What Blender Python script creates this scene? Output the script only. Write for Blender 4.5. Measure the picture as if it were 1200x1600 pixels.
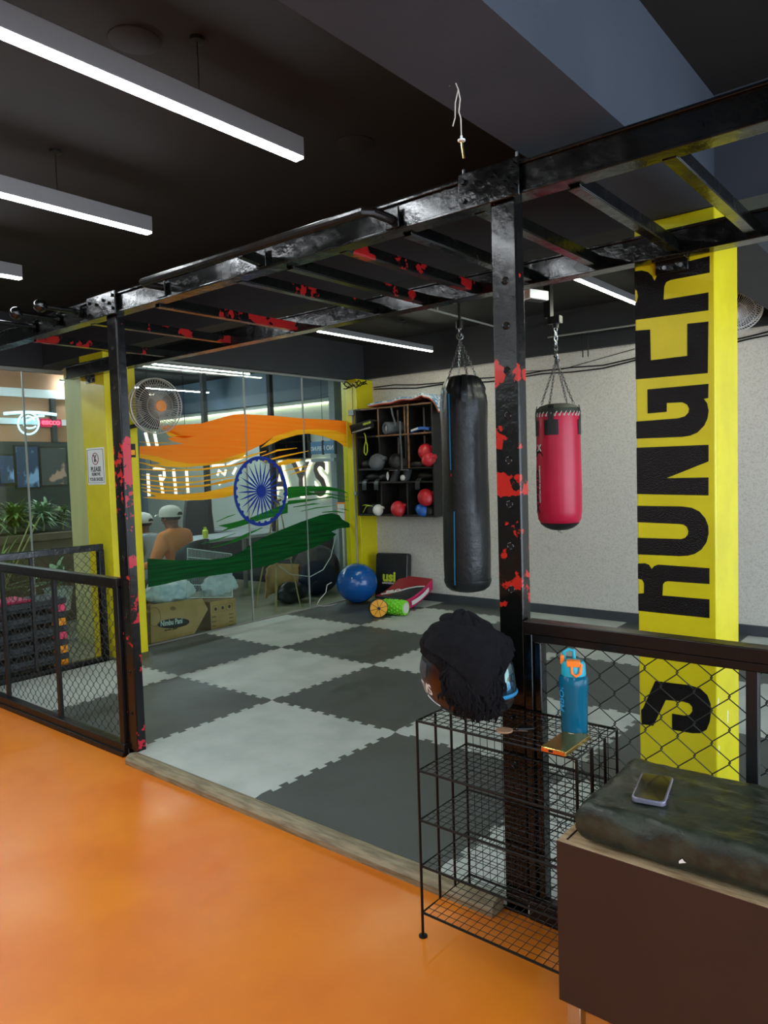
import bpy, bmesh, math, random
from mathutils import Vector, Matrix, noise
random.seed(7)
V = Vector
PI = math.pi
scene = bpy.context.scene
for o in list(bpy.data.objects):
    bpy.data.objects.remove(o)

# ------------------------------------------------------------------ camera
FPX = 1151.2
YAW, PITCH, ROLL = -0.68969, -0.0575407, -0.0312523
CAM = V((4.504898, -2.07443, 1.438634))
_f = V((math.sin(YAW) * math.cos(PITCH), math.cos(YAW) * math.cos(PITCH), math.sin(PITCH)))
_r = V((math.cos(YAW), -math.sin(YAW), 0.0))
_u = _r.cross(_f)
RIGHT = _r * math.cos(ROLL) + _u * math.sin(ROLL)
UP = -_r * math.sin(ROLL) + _u * math.cos(ROLL)
FWD = _f
cd = bpy.data.cameras.new('camera')
cam = bpy.data.objects.new('camera', cd)
scene.collection.objects.link(cam)
cam.matrix_world = Matrix(((RIGHT.x, UP.x, -FWD.x, CAM.x), (RIGHT.y, UP.y, -FWD.y, CAM.y),
                           (RIGHT.z, UP.z, -FWD.z, CAM.z), (0, 0, 0, 1)))
cd.sensor_fit = 'VERTICAL'
cd.sensor_height = 36.0
cd.lens = FPX * 36.0 / 1600.0
cd.clip_start = 0.05
scene.camera = cam

# ------------------------------------------------------------------ world and exposure
world = bpy.data.worlds.new('daylight')
scene.world = world
world.use_nodes = True
bgn = world.node_tree.nodes['Background']
bgn.inputs[0].default_value = (0.72, 0.86, 1.0, 1)
bgn.inputs[1].default_value = 3.0
scene.view_settings.view_transform = 'Standard'
scene.view_settings.look = 'None'
scene.view_settings.gamma = 1.0
scene.view_settings.use_curve_mapping = False
scene.view_settings.exposure = 1.0
LED = 34.0          # radiance of the ceiling lamps' diffusers
scene.cycles.use_denoising = True
scene.cycles.max_bounces = 7
scene.cycles.transparent_max_bounces = 16
scene.cycles.sample_clamp_indirect = 4.0
scene.cycles.caustics_reflective = False
scene.cycles.caustics_refractive = False

# ------------------------------------------------------------------ helpers
def at(px, py, ax, val):
    """point of the place that lies on the plane ax = val and shows at that pixel of the photograph"""
    d = FWD + RIGHT * ((px - 600) / FPX) - UP * ((py - 800) / FPX)
    k = 'xyz'.index(ax)
    return CAM + d * ((val - CAM[k]) / d[k])

def lin(h):
    h = h.lstrip('#')
    out = []
    for i in (0, 2, 4):
        c = int(h[i:i + 2], 16) / 255
        out.append(c / 12.92 if c <= 0.04045 else ((c + 0.055) / 1.055) ** 2.4)
    return (out[0], out[1], out[2], 1.0)

MATS = {}
def mat(name, col, rough=0.5, metal=0.0, col2=None, vs=6.0, vlo=0.4, vhi=0.65, bump=0.0, bs=60.0, coat=0.0,
        emit=None, es=0.0, alpha=1.0, trans=0.0, ior=1.45, rough2=None, detail=4.0, stretch=None, spec=0.5, fine=0.0):
    """procedural principled material: base colour broken up by noise, fine relief"""
    m = bpy.data.materials.new(name)
    m.use_nodes = True
    nt = m.node_tree
    b = nt.nodes['Principled BSDF']
    b.inputs['Base Color'].default_value = lin(col)
    b.inputs['Roughness'].default_value = rough
    b.inputs['Metallic'].default_value = metal
    b.inputs['Coat Weight'].default_value = coat
    b.inputs['Coat Roughness'].default_value = 0.12
    b.inputs['Alpha'].default_value = alpha
    b.inputs['Transmission Weight'].default_value = trans
    b.inputs['IOR'].default_value = ior
    b.inputs['Specular IOR Level'].default_value = spec
    if emit:
        b.inputs['Emission Color'].default_value = lin(emit)
        b.inputs['Emission Strength'].default_value = es
    tc = nt.nodes.new('ShaderNodeTexCoord')
    src = tc.outputs['Object']
    if stretch:
        mp = nt.nodes.new('ShaderNodeMapping')
        mp.inputs['Scale'].default_value = stretch
        nt.links.new(src, mp.inputs['Vector'])
        src = mp.outputs['Vector']
    if col2 or rough2 is not None:
        n = nt.nodes.new('ShaderNodeTexNoise')
        n.inputs['Scale'].default_value = vs
        n.inputs['Detail'].default_value = detail
        nt.links.new(src, n.inputs['Vector'])
        r = nt.nodes.new('ShaderNodeMapRange')
        r.inputs['From Min'].default_value = vlo
        r.inputs['From Max'].default_value = vhi
        nt.links.new(n.outputs['Fac'], r.inputs['Value'])
        if col2:
            mx = nt.nodes.new('ShaderNodeMix')
            mx.data_type = 'RGBA'
            mx.inputs['A'].default_value = lin(col)
            mx.inputs['B'].default_value = lin(col2)
            nt.links.new(r.outputs['Result'], mx.inputs['Factor'])
            nt.links.new(mx.outputs['Result'], b.inputs['Base Color'])
        if rough2 is not None:
            rr = nt.nodes.new('ShaderNodeMapRange')
            rr.inputs['To Min'].default_value = rough
            rr.inputs['To Max'].default_value = rough2
            nt.links.new(r.outputs['Result'], rr.inputs['Value'])
            nt.links.new(rr.outputs['Result'], b.inputs['Roughness'])
    if bump:
        n2 = nt.nodes.new('ShaderNodeTexNoise')
        n2.inputs['Scale'].default_value = bs
        n2.inputs['Detail'].default_value = 5
        nt.links.new(src, n2.inputs['Vector'])
        bp = nt.nodes.new('ShaderNodeBump')
        bp.inputs['Strength'].default_value = bump
        bp.inputs['Distance'].default_value = 0.01
        nt.links.new(n2.outputs['Fac'], bp.inputs['Height'])
        nt.links.new(bp.outputs['Normal'], b.inputs['Normal'])
    MATS[name] = m
    return m

def mat_worn(name, base, under, bands, scale=7.0, rough=0.22, thr=0.5):
    """glossy paint chipped down to an undercoat; bands = [(z0, z1, amount)] heights with most wear"""
    m = mat(name, base, rough=rough, bump=0.25, bs=25, coat=0.2, spec=0.35)
    nt = m.node_tree
    b = nt.nodes['Principled BSDF']
    g = nt.nodes.new('ShaderNodeNewGeometry')
    sp = nt.nodes.new('ShaderNodeSeparateXYZ')
    nt.links.new(g.outputs['Position'], sp.inputs[0])
    cr = nt.nodes.new('ShaderNodeValToRGB')
    mr = nt.nodes.new('ShaderNodeMapRange')
    mr.inputs['From Min'].default_value = -0.1
    mr.inputs['From Max'].default_value = 2.5
    nt.links.new(sp.outputs['Z'], mr.inputs['Value'])
    nt.links.new(mr.outputs['Result'], cr.inputs['Fac'])
    el = cr.color_ramp.elements
    el[0].position, el[1].position = 0.0, 1.0
    el[0].color = el[1].color = (0, 0, 0, 1)
    for z0, z1, a in bands:
        for z, v in ((z0 - 0.05, 0), (z0 + 0.02, a), (z1 - 0.02, a), (z1 + 0.05, 0)):
            e = el.new(max(0.001, min(0.999, (z + 0.1) / 2.6)))
            e.color = (v, v, v, 1)
    n = nt.nodes.new('ShaderNodeTexNoise')
    n.inputs['Scale'].default_value = scale
    n.inputs['Detail'].default_value = 8
    n.inputs['Roughness'].default_value = 0.62
    nt.links.new(g.outputs['Position'], n.inputs['Vector'])
    mul = nt.nodes.new('ShaderNodeMath')
    mul.operation = 'MULTIPLY_ADD'
    nt.links.new(cr.outputs['Color'], mul.inputs[0])
    mul.inputs[1].default_value = 0.30
    nt.links.new(n.outputs['Fac'], mul.inputs[2])
    gt = nt.nodes.new('ShaderNodeMapRange')
    gt.inputs['From Min'].default_value = thr + 0.2
    gt.inputs['From Max'].default_value = thr + 0.215
    nt.links.new(mul.outputs[0], gt.inputs['Value'])
    mx = nt.nodes.new('ShaderNodeMix')
    mx.data_type = 'RGBA'
    mx.inputs['A'].default_value = lin(base)
    mx.inputs['B'].default_value = lin(under)
    nt.links.new(gt.outputs['Result'], mx.inputs['Factor'])
    nt.links.new(mx.outputs['Result'], b.inputs['Base Color'])
    return m

def mat_glass(name, tint='#eef6f2', refl=1.0):
    m = bpy.data.materials.new(name)
    m.use_nodes = True
    nt = m.node_tree
    nt.nodes.remove(nt.nodes['Principled BSDF'])
    out = nt.nodes['Material Output']
    t = nt.nodes.new('ShaderNodeBsdfTransparent')
    t.inputs[0].default_value = lin(tint)
    g = nt.nodes.new('ShaderNodeBsdfGlossy')
    g.inputs['Roughness'].default_value = 0.03
    fr = nt.nodes.new('ShaderNodeLayerWeight')
    fr.inputs[0].default_value = 0.5
    pw = nt.nodes.new('ShaderNodeMath')
    pw.operation = 'POWER'
    pw.inputs[1].default_value = 4.0
    nt.links.new(fr.outputs['Facing'], pw.inputs[0])
    ml = nt.nodes.new('ShaderNodeMath')
    ml.operation = 'MULTIPLY_ADD'
    ml.inputs[1].default_value = 0.45 * refl
    ml.inputs[2].default_value = 0.03 * refl
    nt.links.new(pw.outputs[0], ml.inputs[0])
    mx = nt.nodes.new('ShaderNodeMixShader')
    nt.links.new(ml.outputs[0], mx.inputs[0])
    nt.links.new(t.outputs[0], mx.inputs[1])
    nt.links.new(g.outputs[0], mx.inputs[2])
    nt.links.new(mx.outputs[0], out.inputs[0])
    MATS[name] = m
    return m

def mat_film(name, col, col2, see=0.3, vs=3.0, stretch=(1, 0.6, 14)):
    """translucent vinyl or brushed paint on glass"""
    m = mat(name, col, rough=0.45, col2=col2, vs=vs, stretch=stretch, vlo=0.35, vhi=0.7)
    nt = m.node_tree
    b = nt.nodes['Principled BSDF']
    out = nt.nodes['Material Output']
    tr = nt.nodes.new('ShaderNodeBsdfTransparent')
    tl = nt.nodes.new('ShaderNodeBsdfTranslucent')
    cs = b.inputs['Base Color'].links[0].from_socket
    nt.links.new(cs, tr.inputs[0])
    nt.links.new(cs, tl.inputs[0])
    m1 = nt.nodes.new('ShaderNodeMixShader')
    m1.inputs[0].default_value = 0.5
    nt.links.new(b.outputs[0], m1.inputs[1])
    nt.links.new(tl.outputs[0], m1.inputs[2])
    m2 = nt.nodes.new('ShaderNodeMixShader')
    m2.inputs[0].default_value = see
    nt.links.new(m1.outputs[0], m2.inputs[1])
    nt.links.new(tr.outputs[0], m2.inputs[2])
    nt.links.new(m2.outputs[0], out.inputs[0])
    return m

def frame_from(d):
    d = V(d).normalized()
    a = V((0, 0, 1)) if abs(d.z) < 0.95 else V((1, 0, 0))
    x = a.cross(d).normalized()
    return x, d.cross(x), d

class MB:
    def __init__(s):
        s.v, s.f, s.m = [], [], []
    def add(s, vs, fs, mi=0):
        k = len(s.v)
        s.v += [V(p) for p in vs]
        for f in fs:
            s.f.append([i + k for i in f])
            s.m.append(mi)
        return s
    def box(s, x0, x1, y0, y1, z0, z1, mi=0):
        return s.add([(x0, y0, z0), (x1, y0, z0), (x1, y1, z0), (x0, y1, z0), (x0, y0, z1), (x1, y0, z1), (x1, y1, z1), (x0, y1, z1)],
                     [(0, 3, 2, 1), (4, 5, 6, 7), (0, 1, 5, 4), (1, 2, 6, 5), (2, 3, 7, 6), (3, 0, 4, 7)], mi)
    def obox(s, c, ax, ay, az, mi=0):
        c, ax, ay, az = V(c), V(ax), V(ay), V(az)
        if ax.cross(ay).dot(az) < 0:
            ax = -ax
        vs = [c + ax * i + ay * j + az * k for k in (-1, 1) for (i, j) in ((-1, -1), (1, -1), (1, 1), (-1, 1))]
        return s.add(vs, [(0, 3, 2, 1), (4, 5, 6, 7), (0, 1, 5, 4), (1, 2, 6, 5), (2, 3, 7, 6), (3, 0, 4, 7)], mi)
    def bar(s, p0, p1, w, h, up=(0, 0, 1), mi=0):
        p0, p1 = V(p0), V(p1)
        d = (p1 - p0)
        x = d.normalized().cross(V(up)).normalized()
        z = x.cross(d.normalized())
        return s.obox((p0 + p1) / 2, x * w / 2, d / 2, z * h / 2, mi)
    def tube(s, path, r, n=6, closed=False, mi=0, caps=True):
        path = [V(p) for p in path]
        rs = r if isinstance(r, (list, tuple)) else [r] * len(path)
        rings, px = [], None
        L = len(path)
        for i, p in enumerate(path):
            if closed:
                d = path[(i + 1) % L] - path[i - 1]
            else:
                d = path[min(i + 1, L - 1)] - path[max(i - 1, 0)]
            if d.length < 1e-9:
                d = V((0, 0, 1))
            d.normalize()
            if px is None:
                px = frame_from(d)[0]
            px = (px - d * px.dot(d))
            if px.length < 1e-6:
                px = frame_from(d)[0]
            px.normalize()
            y = d.cross(px)
            rings.append([p + (px * math.cos(2 * PI * k / n) + y * math.sin(2 * PI * k / n)) * rs[i] for k in range(n)])
        vs = [q for rg in rings for q in rg]
        fs = []
        for i in range(L if closed else L - 1):
            a, b = i * n, ((i + 1) % L) * n
            for k in range(n):
                fs.append((a + k, a + (k + 1) % n, b + (k + 1) % n, b + k))
        if not closed and caps:
            fs.append(tuple(range(n - 1, -1, -1)))
            fs.append(tuple((L - 1) * n + k for k in range(n)))
        return s.add(vs, fs, mi)
    def cyl(s, p0, p1, r, n=16, r1=None, mi=0):
        return s.tube([p0, p1], [r, r if r1 is None else r1], n, mi=mi)
    def lathe(s, prof, c=(0, 0, 0), axis=(0, 0, 1), n=24, mi=0, sx=1.0, sy=1.0):
        x, y, d = frame_from(axis)
        if V(axis).z > 0.95:
            x, y, d = V((1, 0, 0)), V((0, 1, 0)), V((0, 0, 1))
        c = V(c)
        vs = [c + d * h + (x * sx * math.cos(2 * PI * k / n) + y * sy * math.sin(2 * PI * k / n)) * r for (r, h) in prof for k in range(n)]
        fs = []
        for i in range(len(prof) - 1):
            for k in range(n):
                fs.append((i * n + k, i * n + (k + 1) % n, (i + 1) * n + (k + 1) % n, (i + 1) * n + k))
        if prof[0][0] > 1e-6:
            fs.append(tuple(range(n - 1, -1, -1)))
        if prof[-1][0] > 1e-6:
            fs.append(tuple((len(prof) - 1) * n + k for k in range(n)))
        return s.add(vs, fs, mi)
    def sphere(s, c, r, sc=(1, 1, 1), nu=16, nv=10, mi=0, rot=None):
        vs, fs = [], []
        c = V(c)
        for j in range(nv + 1):
            t = PI * j / nv
            for i in range(nu):
                p = 2 * PI * i / nu
                q = V((math.sin(t) * math.cos(p) * r * sc[0], math.sin(t) * math.sin(p) * r * sc[1], math.cos(t) * r * sc[2]))
                if rot:
                    q = rot @ q
                vs.append(c + q)
        for j in range(nv):
            for i in range(nu):
                a, b = j * nu + i, j * nu + (i + 1) % nu
                if j == 0:
                    fs.append((a, a + nu, b + nu))
                elif j == nv - 1:
                    fs.append((a, a + nu, b))
                else:
                    fs.append((a, a + nu, b + nu, b))
        return s.add(vs, fs, mi)
    def ring(s, c, axis, R, r, n=24, m=6, mi=0):
        x, y, d = frame_from(axis)
        return s.tube([V(c) + (x * math.cos(2 * PI * k / n) + y * math.sin(2 * PI * k / n)) * R for k in range(n)], r, m, closed=True, mi=mi)
    def prism(s, poly, off, mi=0):
        poly = [V(p) for p in poly]
        off = V(off)
        n = len(poly)
        nrm = V((0, 0, 0))
        for i in range(n):
            a, b = poly[i], poly[(i + 1) % n]
            nrm += a.cross(b)
        if nrm.dot(off) < 0:
            poly.reverse()
        vs = poly + [p + off for p in poly]
        fs = [tuple(range(n - 1, -1, -1)), tuple(range(n, 2 * n))]
        fs += [(i, (i + 1) % n, n + (i + 1) % n, n + i) for i in range(n)]
        return s.add(vs, fs, mi)
    def sheet(s, fn, nu, nv, th=0.0, mi=0):
        """surface fn(u, v) -> point; with thickness th a closed slab"""
        P = [[V(fn(i / nu, j / nv)) for i in range(nu + 1)] for j in range(nv + 1)]
        W = nu + 1
        vs = [p for r_ in P for p in r_]
        fs = [(j * W + i, j * W + i + 1, (j + 1) * W + i + 1, (j + 1) * W + i) for j in range(nv) for i in range(nu)]
        if th:
            nr = []
            for j in range(nv + 1):
                for i in range(nu + 1):
                    du = P[j][min(i + 1, nu)] - P[j][max(i - 1, 0)]
                    dv = P[min(j + 1, nv)][i] - P[max(j - 1, 0)][i]
                    q = du.cross(dv)
                    nr.append(q.normalized() if q.length > 1e-12 else V((0, 0, 1)))
            k = len(vs)
            vs = vs + [vs[i] - nr[i] * th for i in range(k)]
            fs += [tuple(k + q for q in reversed(f)) for f in fs[:nu * nv]]
            edge = [i for i in range(nu)] + [j * W + nu for j in range(nv)] + [nv * W + i for i in range(nu, 0, -1)] + [j * W for j in range(nv, 0, -1)]
            for q in range(len(edge)):
                a, b = edge[q], edge[(q + 1) % len(edge)]
                fs.append((b, a, a + k, b + k))
        return s.add(vs, fs, mi)
    def xf(s, M):
        s.v = [M @ p for p in s.v]
        return s

COL = scene.collection
BASE = {}
def obj(name, mb, m, parent=None, smooth=True, bevel=0.0, ang=35, base=None):
    """links the shapes of one part as ONE mesh object; world coordinates in, stored relative to its thing"""
    if parent is not None:
        b = BASE[parent.name]
    elif base is not None:
        b = V(base)
    else:
        b = V((sum(p.x for p in mb.v) / len(mb.v), sum(p.y for p in mb.v) / len(mb.v), min(p.z for p in mb.v)))
    me = bpy.data.meshes.new(name)
    me.from_pydata([p - b for p in mb.v], [], mb.f)
    ms = m if isinstance(m, (list, tuple)) else [m]
    for q in ms:
        me.materials.append(MATS[q] if isinstance(q, str) else q)
    if len(ms) > 1:
        me.polygons.foreach_set('material_index', mb.m)
    if smooth:
        me.polygons.foreach_set('use_smooth', [True] * len(me.polygons))
        me.set_sharp_from_angle(angle=math.radians(ang))
    me.update()
    o = bpy.data.objects.new(name, me)
    COL.objects.link(o)
    if parent is not None:
        o.parent = parent
    else:
        o.location = b
    BASE[o.name] = b
    if bevel:
        bv = o.modifiers.new('bevel', 'BEVEL')
        bv.width = bevel
        bv.segments = 2
        bv.limit_method = 'ANGLE'
    return o

def tag(o, label=None, cat=None, group=None, kind=None):
    if label:
        o['label'] = label
    if cat:
        o['category'] = cat
    if group:
        o['group'] = group
    if kind:
        o['kind'] = kind
    return o

def thing(name, label, cat, loc, group=None, kind=None):
    o = bpy.data.objects.new(name, None)
    o.empty_display_size = 0.05
    COL.objects.link(o)
    o.location = V(loc)
    BASE[o.name] = V(loc)
    return tag(o, label, cat, group, kind)

def struct(name, mb, m, label=None, parent=None, **k):
    o = obj(name, mb, m, parent, **k)
    if parent is None:
        o['kind'] = 'structure'
        if label:
            o['label'] = label
    return o

def text(body, origin, udir, vdir, size, depth=0.001, bold=0.0, sx=1.0, align='LEFT', space=1.0):
    """lettering as thin solid shapes; returns an MB"""
    cu = bpy.data.curves.new('t', 'FONT')
    cu.body = body
    cu.size = size
    cu.extrude = depth / 2
    cu.offset = bold
    cu.align_x = align
    cu.space_character = space
    cu.resolution_u = 3
    o = bpy.data.objects.new('t', cu)
    COL.objects.link(o)
    dg = bpy.context.evaluated_depsgraph_get()
    me = bpy.data.meshes.new_from_object(o.evaluated_get(dg))
    bpy.data.objects.remove(o)
    u, v = V(udir).normalized(), V(vdir).normalized()
    w = u.cross(v)
    mb = MB()
    mb.add([V(origin) + u * p.co.x * sx + v * p.co.y + w * p.co.z for p in me.vertices], [tuple(p.vertices) for p in me.polygons])
    bpy.data.meshes.remove(me)
    return mb

def chain(mb, p0, p1, pitch=0.022, r=0.0028, w=0.008):
    p0, p1 = V(p0), V(p1)
    d = p1 - p0
    n = max(2, int(d.length / pitch))
    x, y, z = frame_from(d)
    for i in range(n):
        c = p0 + d * ((i + 0.5) / n)
        a = x if i % 2 else y
        L = d.length / n * 0.68
        mb.tube([c + a * w * math.cos(t) + z * L * math.sin(t) for t in [2 * PI * k / 8 for k in range(8)]], r, 4, closed=True)
    return mb

def fbm(p, s):
    return noise.fractal(V(p) * s, 1.0, 2.0, 4)

# ------------------------------------------------------------------ materials
mat('orange_epoxy', '#d87a1e', rough=0.3, col2='#cf6d17', vs=2.2, bump=0.04, bs=9, rough2=0.4)
mat('mat_light', '#aeb4ad', rough=0.62, col2='#9fa69f', vs=5, bump=0.12, bs=140, rough2=0.5)
mat('mat_dark', '#454a48', rough=0.55, col2='#3c413f', vs=4, bump=0.12, bs=140, rough2=0.42)
mat('plaster', '#ccc7be', rough=0.85, col2='#b3ada2', vs=75, vlo=0.45, vhi=0.75, bump=0.35, bs=80, detail=8)
mat('ceiling_black', '#121110', rough=0.8, col2='#171513', vs=3, bump=0.05, bs=30)
mat('beam_grey', '#343b46', rough=0.75, col2='#303741', vs=3, bump=0.06, bs=40)
mat('beam_dark', '#26282c', rough=0.7, col2='#212327', vs=3, bump=0.06, bs=40)
mat('yellow', '#cfc112', rough=0.38, col2='#c4b60e', vs=5, bump=0.08, bs=30)
mat('letter_black', '#060606', rough=0.24, bump=0.4, bs=220, spec=0.3)
mat('base_grey', '#3c4044', rough=0.5, col2='#34383c', vs=6)
mat('wood_edge', '#8d8266', rough=0.55, col2='#6c6149', vs=9, stretch=(1, 8, 8), bump=0.15, bs=40)
mat('rig_black', '#060706', rough=0.15, coat=0.2, bump=0.3, bs=22, rough2=0.3, vs=9, spec=0.4)
mat('rig_brown', '#120d0a', rough=0.35, bump=0.25, bs=30, col2='#0a0908', vs=12, spec=0.35)
mat_worn('rig_post', '#090a09', '#a51f16', [(0.98, 1.28, 0.50), (1.33, 1.43, 1.0), (1.47, 1.58, 0.55), (1.7, 1.76, 0.65)], scale=13, thr=0.50)
mat_worn('rig_post_red', '#0c0a09', '#a8231f', [(0.0, 0.22, 0.40), (0.55, 0.9, 0.5), (0.9, 1.6, 0.72)], scale=17, thr=0.50)
mat_worn('rig_post_side', '#0c0b0d', '#a81f30', [(0.0, 0.2, 0.5), (0.35, 0.62, 0.35), (0.66, 1.0, 0.85), (1.0, 1.62, 1.25)], scale=24, thr=0.50)
mat_worn('rig_rung', '#0a0b0a', '#8f1a1a', [(2.2, 2.4, 0.35)], scale=5, thr=0.45)
mat('hole_black', '#020202', rough=0.9)
mat('steel', '#8f9294', rough=0.3, metal=1.0, bump=0.1, bs=60)
mat('chrome', '#c9ccd0', rough=0.12, metal=1.0)
mat('black_metal', '#141414', rough=0.4, metal=0.2, bump=0.1, bs=70)
mat('wire_black', '#161514', rough=0.38, metal=0.6)
mat('galv_dark', '#2a2a26', rough=0.4, metal=0.7)
mat('lamp_body', '#77797b', rough=0.4)
mat('led', '#ffffff', emit='#f4faff', es=LED)
mat('led_far', '#ffffff', emit='#fbffe6', es=LED * 1.1)
mat('leather_black', '#121315', rough=0.34, bump=0.35, bs=26, rough2=0.46, vs=7, spec=0.6)
mat('vinyl_red', '#c4143e', rough=0.36, bump=0.05, bs=12, col2='#b81038', vs=4)
mat('vinyl_olive', '#2b2f24', rough=0.6, bump=0.2, bs=90)
mat('stripe_blue', '#1f7fae', rough=0.4)
mat('white_print', '#dedcd6', rough=0.5)
mat('black_print', '#17120f', rough=0.5)
mat('board_black', '#171513', rough=0.6, col2='#22201c', vs=14, bump=0.1, bs=60)
mat('board_edge', '#8a6038', rough=0.6, col2='#4a3524', vs=14, bump=0.15, bs=60)
mat('glove_black', '#1a1a1a', rough=0.5, bump=0.2, bs=60)
mat('glove_red', '#b3202a', rough=0.4, bump=0.1, bs=40)
mat('glove_blue', '#1d57a6', rough=0.4, bump=0.1, bs=40)
mat('glove_white', '#c9c8c2', rough=0.5)
mat('foam_grey', '#53565a', rough=0.7, bump=0.3, bs=90)
mat('lime', '#b3c22b', rough=0.5)
mat('ball_blue', '#0a4f93', rough=0.22, coat=0.3, bump=0.03, bs=30)
mat('roller_green', '#79d32e', rough=0.5)
mat('roller_orange', '#e8a018', rough=0.45)
mat('pad_red', '#8f2026', rough=0.45, bump=0.1, bs=40)
mat('pad_pink', '#b01a4e', rough=0.5, bump=0.15, bs=120)
mat('pad_grey', '#26292a', rough=0.45, bump=0.1, bs=40)
mat('fan_grey', '#b0aca0', rough=0.4, metal=0.3)
mat('fan_white', '#d8d7d3', rough=0.4)
mat('fan_orange', '#c8741a', rough=0.4)
mat('laminate_brown', '#311e16', rough=0.5, col2='#2b1a13', vs=3, bump=0.05, bs=80)
mat('plywood', '#b39a75', rough=0.7, col2='#866a48', vs=8, stretch=(1, 6, 1), bump=0.2, bs=60)
mat('cushion', '#22261e', rough=0.32, col2='#30362a', vs=26, bump=0.35, bs=45, rough2=0.5)
def mat_tint(name, col, see):
    """clear tinted plastic or coloured water: part straight through, part lit body colour"""
    m = mat(name, col, rough=0.1, coat=0.5)
    nt = m.node_tree
    tr = nt.nodes.new('ShaderNodeBsdfTransparent')
    tr.inputs[0].default_value = lin(col)
    mx = nt.nodes.new('ShaderNodeMixShader')
    mx.inputs[0].default_value = see
    nt.links.new(nt.nodes['Principled BSDF'].outputs[0], mx.inputs[1])
    nt.links.new(tr.outputs[0], mx.inputs[2])
    nt.links.new(mx.outputs[0], nt.nodes['Material Output'].inputs[0])
    return m
mat_tint('bottle_teal', '#0f8cb0', 0.66)
mat_tint('water_teal', '#0a6f92', 0.45)
mat('teal_plastic', '#1ba0b8', rough=0.4)
mat('orange_plastic', '#ee7a1d', rough=0.4)
mat('print_blue', '#45c1ee', rough=0.4, emit='#45c1ee', es=0.0)
mat('gold', '#b59a55', rough=0.2, metal=0.85)
mat('copper', '#d98a4a', rough=0.2, metal=0.9)
mat('phone_glass', '#0a0c0e', rough=0.08, coat=0.6)
mat('phone_case', '#9a96a8', rough=0.15, metal=0.6)
mat('helmet_shell', '#2c0f0a', rough=0.32, coat=0.25, col2='#220c08', vs=5)
mat('helmet_black', '#101112', rough=0.35, coat=0.3)
mat('visor', '#16455f', rough=0.06, metal=0.75, col2='#6b7d6a', vs=7, vlo=0.45, vhi=0.6)
mat('cloth_black', '#0d0d10', rough=0.95, bump=0.6, bs=240, col2='#131317', vs=40, spec=0.2)
mat('tag_tan', '#a98364', rough=0.5)
mat('paper_white', '#d6d8d6', rough=0.7)
mat('sign_red', '#7c2a24', rough=0.6)
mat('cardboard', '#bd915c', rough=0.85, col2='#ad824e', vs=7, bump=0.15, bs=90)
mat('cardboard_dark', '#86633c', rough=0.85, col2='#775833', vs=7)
mat('poly_white', '#e2e6e8', rough=0.35, col2='#b9c6cf', vs=14, bump=1.0, bs=22)
mat('enamel_white', '#dde2e2', rough=0.35)
mat('shirt_orange', '#dd8850', rough=0.9, bump=0.25, bs=30)
mat('shirt_grey', '#9aa0a6', rough=0.9, bump=0.25, bs=30)
mat('skin_brown', '#7d4d38', rough=0.55)
mat('trouser', '#23262d', rough=0.9)
mat('cap_white', '#d2d0c8', rough=0.85, bump=0.2, bs=80)
mat('hair', '#17120f', rough=0.8)
mat('chair_black', '#1d2124', rough=0.25, coat=0.4)
mat('lobby_wall', '#9aa2a6', rough=0.7, col2='#8d969a', vs=2)
mat('lobby_panel', '#c9d0c6', rough=0.6)
mat('lobby_floor', '#8d8a76', rough=0.35, col2='#7f7c68', vs=3)
mat('lobby_blue', '#5d6f80', rough=0.6, col2='#54646f', vs=2)
mat('olive_wall', '#b5b77e', rough=0.6, col2='#a3a674', vs=3, stretch=(1, 1, 0.25))
mat('orange_wall', '#a67a5c', rough=0.7)
mat('stone', '#6d5b4a', rough=0.8, col2='#54463a', vs=5, bump=0.3, bs=14)
mat('dark_shop', '#2a3033', rough=0.4, col2='#1f2528', vs=2)
mat('sign_blue', '#54789c', rough=0.5)
mat('halo_face', '#6a5c58', rough=0.5)
mat('neon_white', '#ffffff', emit='#ffe9c8', es=1.5)
mat('neon_soft', '#ffffff', emit='#ffe2b8', es=0.8)
mat('neon_cyan', '#ffffff', emit='#8fdcff', es=1.2)
mat('neon_red', '#ff4a5e', emit='#ff4560', es=2.2)
mat('cove', '#ffffff', emit='#fff2d0', es=9.0)
mat('leaf', '#4d6b35', rough=0.5, col2='#6f8a45', vs=9)
mat('leaf_pale', '#7f9a78', rough=0.5, col2='#5c7a56', vs=9)
mat('cane', '#a9a36a', rough=0.6)
mat('step_grey', '#3a4247', rough=0.7, bump=0.8, bs=55, col2='#2c3338', vs=25)
mat('step_pink', '#e0466a', rough=0.5)
mat('step_orange', '#ee9a1e', rough=0.5)
mat('easel_wood', '#b09a68', rough=0.6, col2='#8d7a4e', vs=10)
mat('cable_white', '#c9c7bd', rough=0.5)
mat('foam_blue', '#5f86a8', rough=0.7, col2='#c7ccd0', vs=24, vlo=0.5, vhi=0.53)
mat('foam_red', '#a84a36', rough=0.8, col2='#7a2f26', vs=10)
mat('conduit', '#8b8f8a', rough=0.45)
mat('poster_a', '#2a3a58', rough=0.5, col2='#7f9cc0', vs=5, vlo=0.5, vhi=0.6)
mat('poster_b', '#3a3d40', rough=0.5, col2='#a88470', vs=6, vlo=0.55, vhi=0.62)
mat_glass('glass', '#e9f4f0', 1.3)
mat('led_lobby', '#ffffff', emit='#eef6ff', es=LED * 4.5)
mat_film('film_saffron', '#ffb03a', '#ffa01c', see=0.25)
mat_film('film_yellow', '#ffd23c', '#f0bb1c', see=0.25)
mat_film('film_green', '#0e7a34', '#0a4a24', see=0.3)
mat_film('film_green_light', '#3c9c3c', '#1f7a34', see=0.3)
mat('film_blue', '#0c2f8c', rough=0.35)

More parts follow.
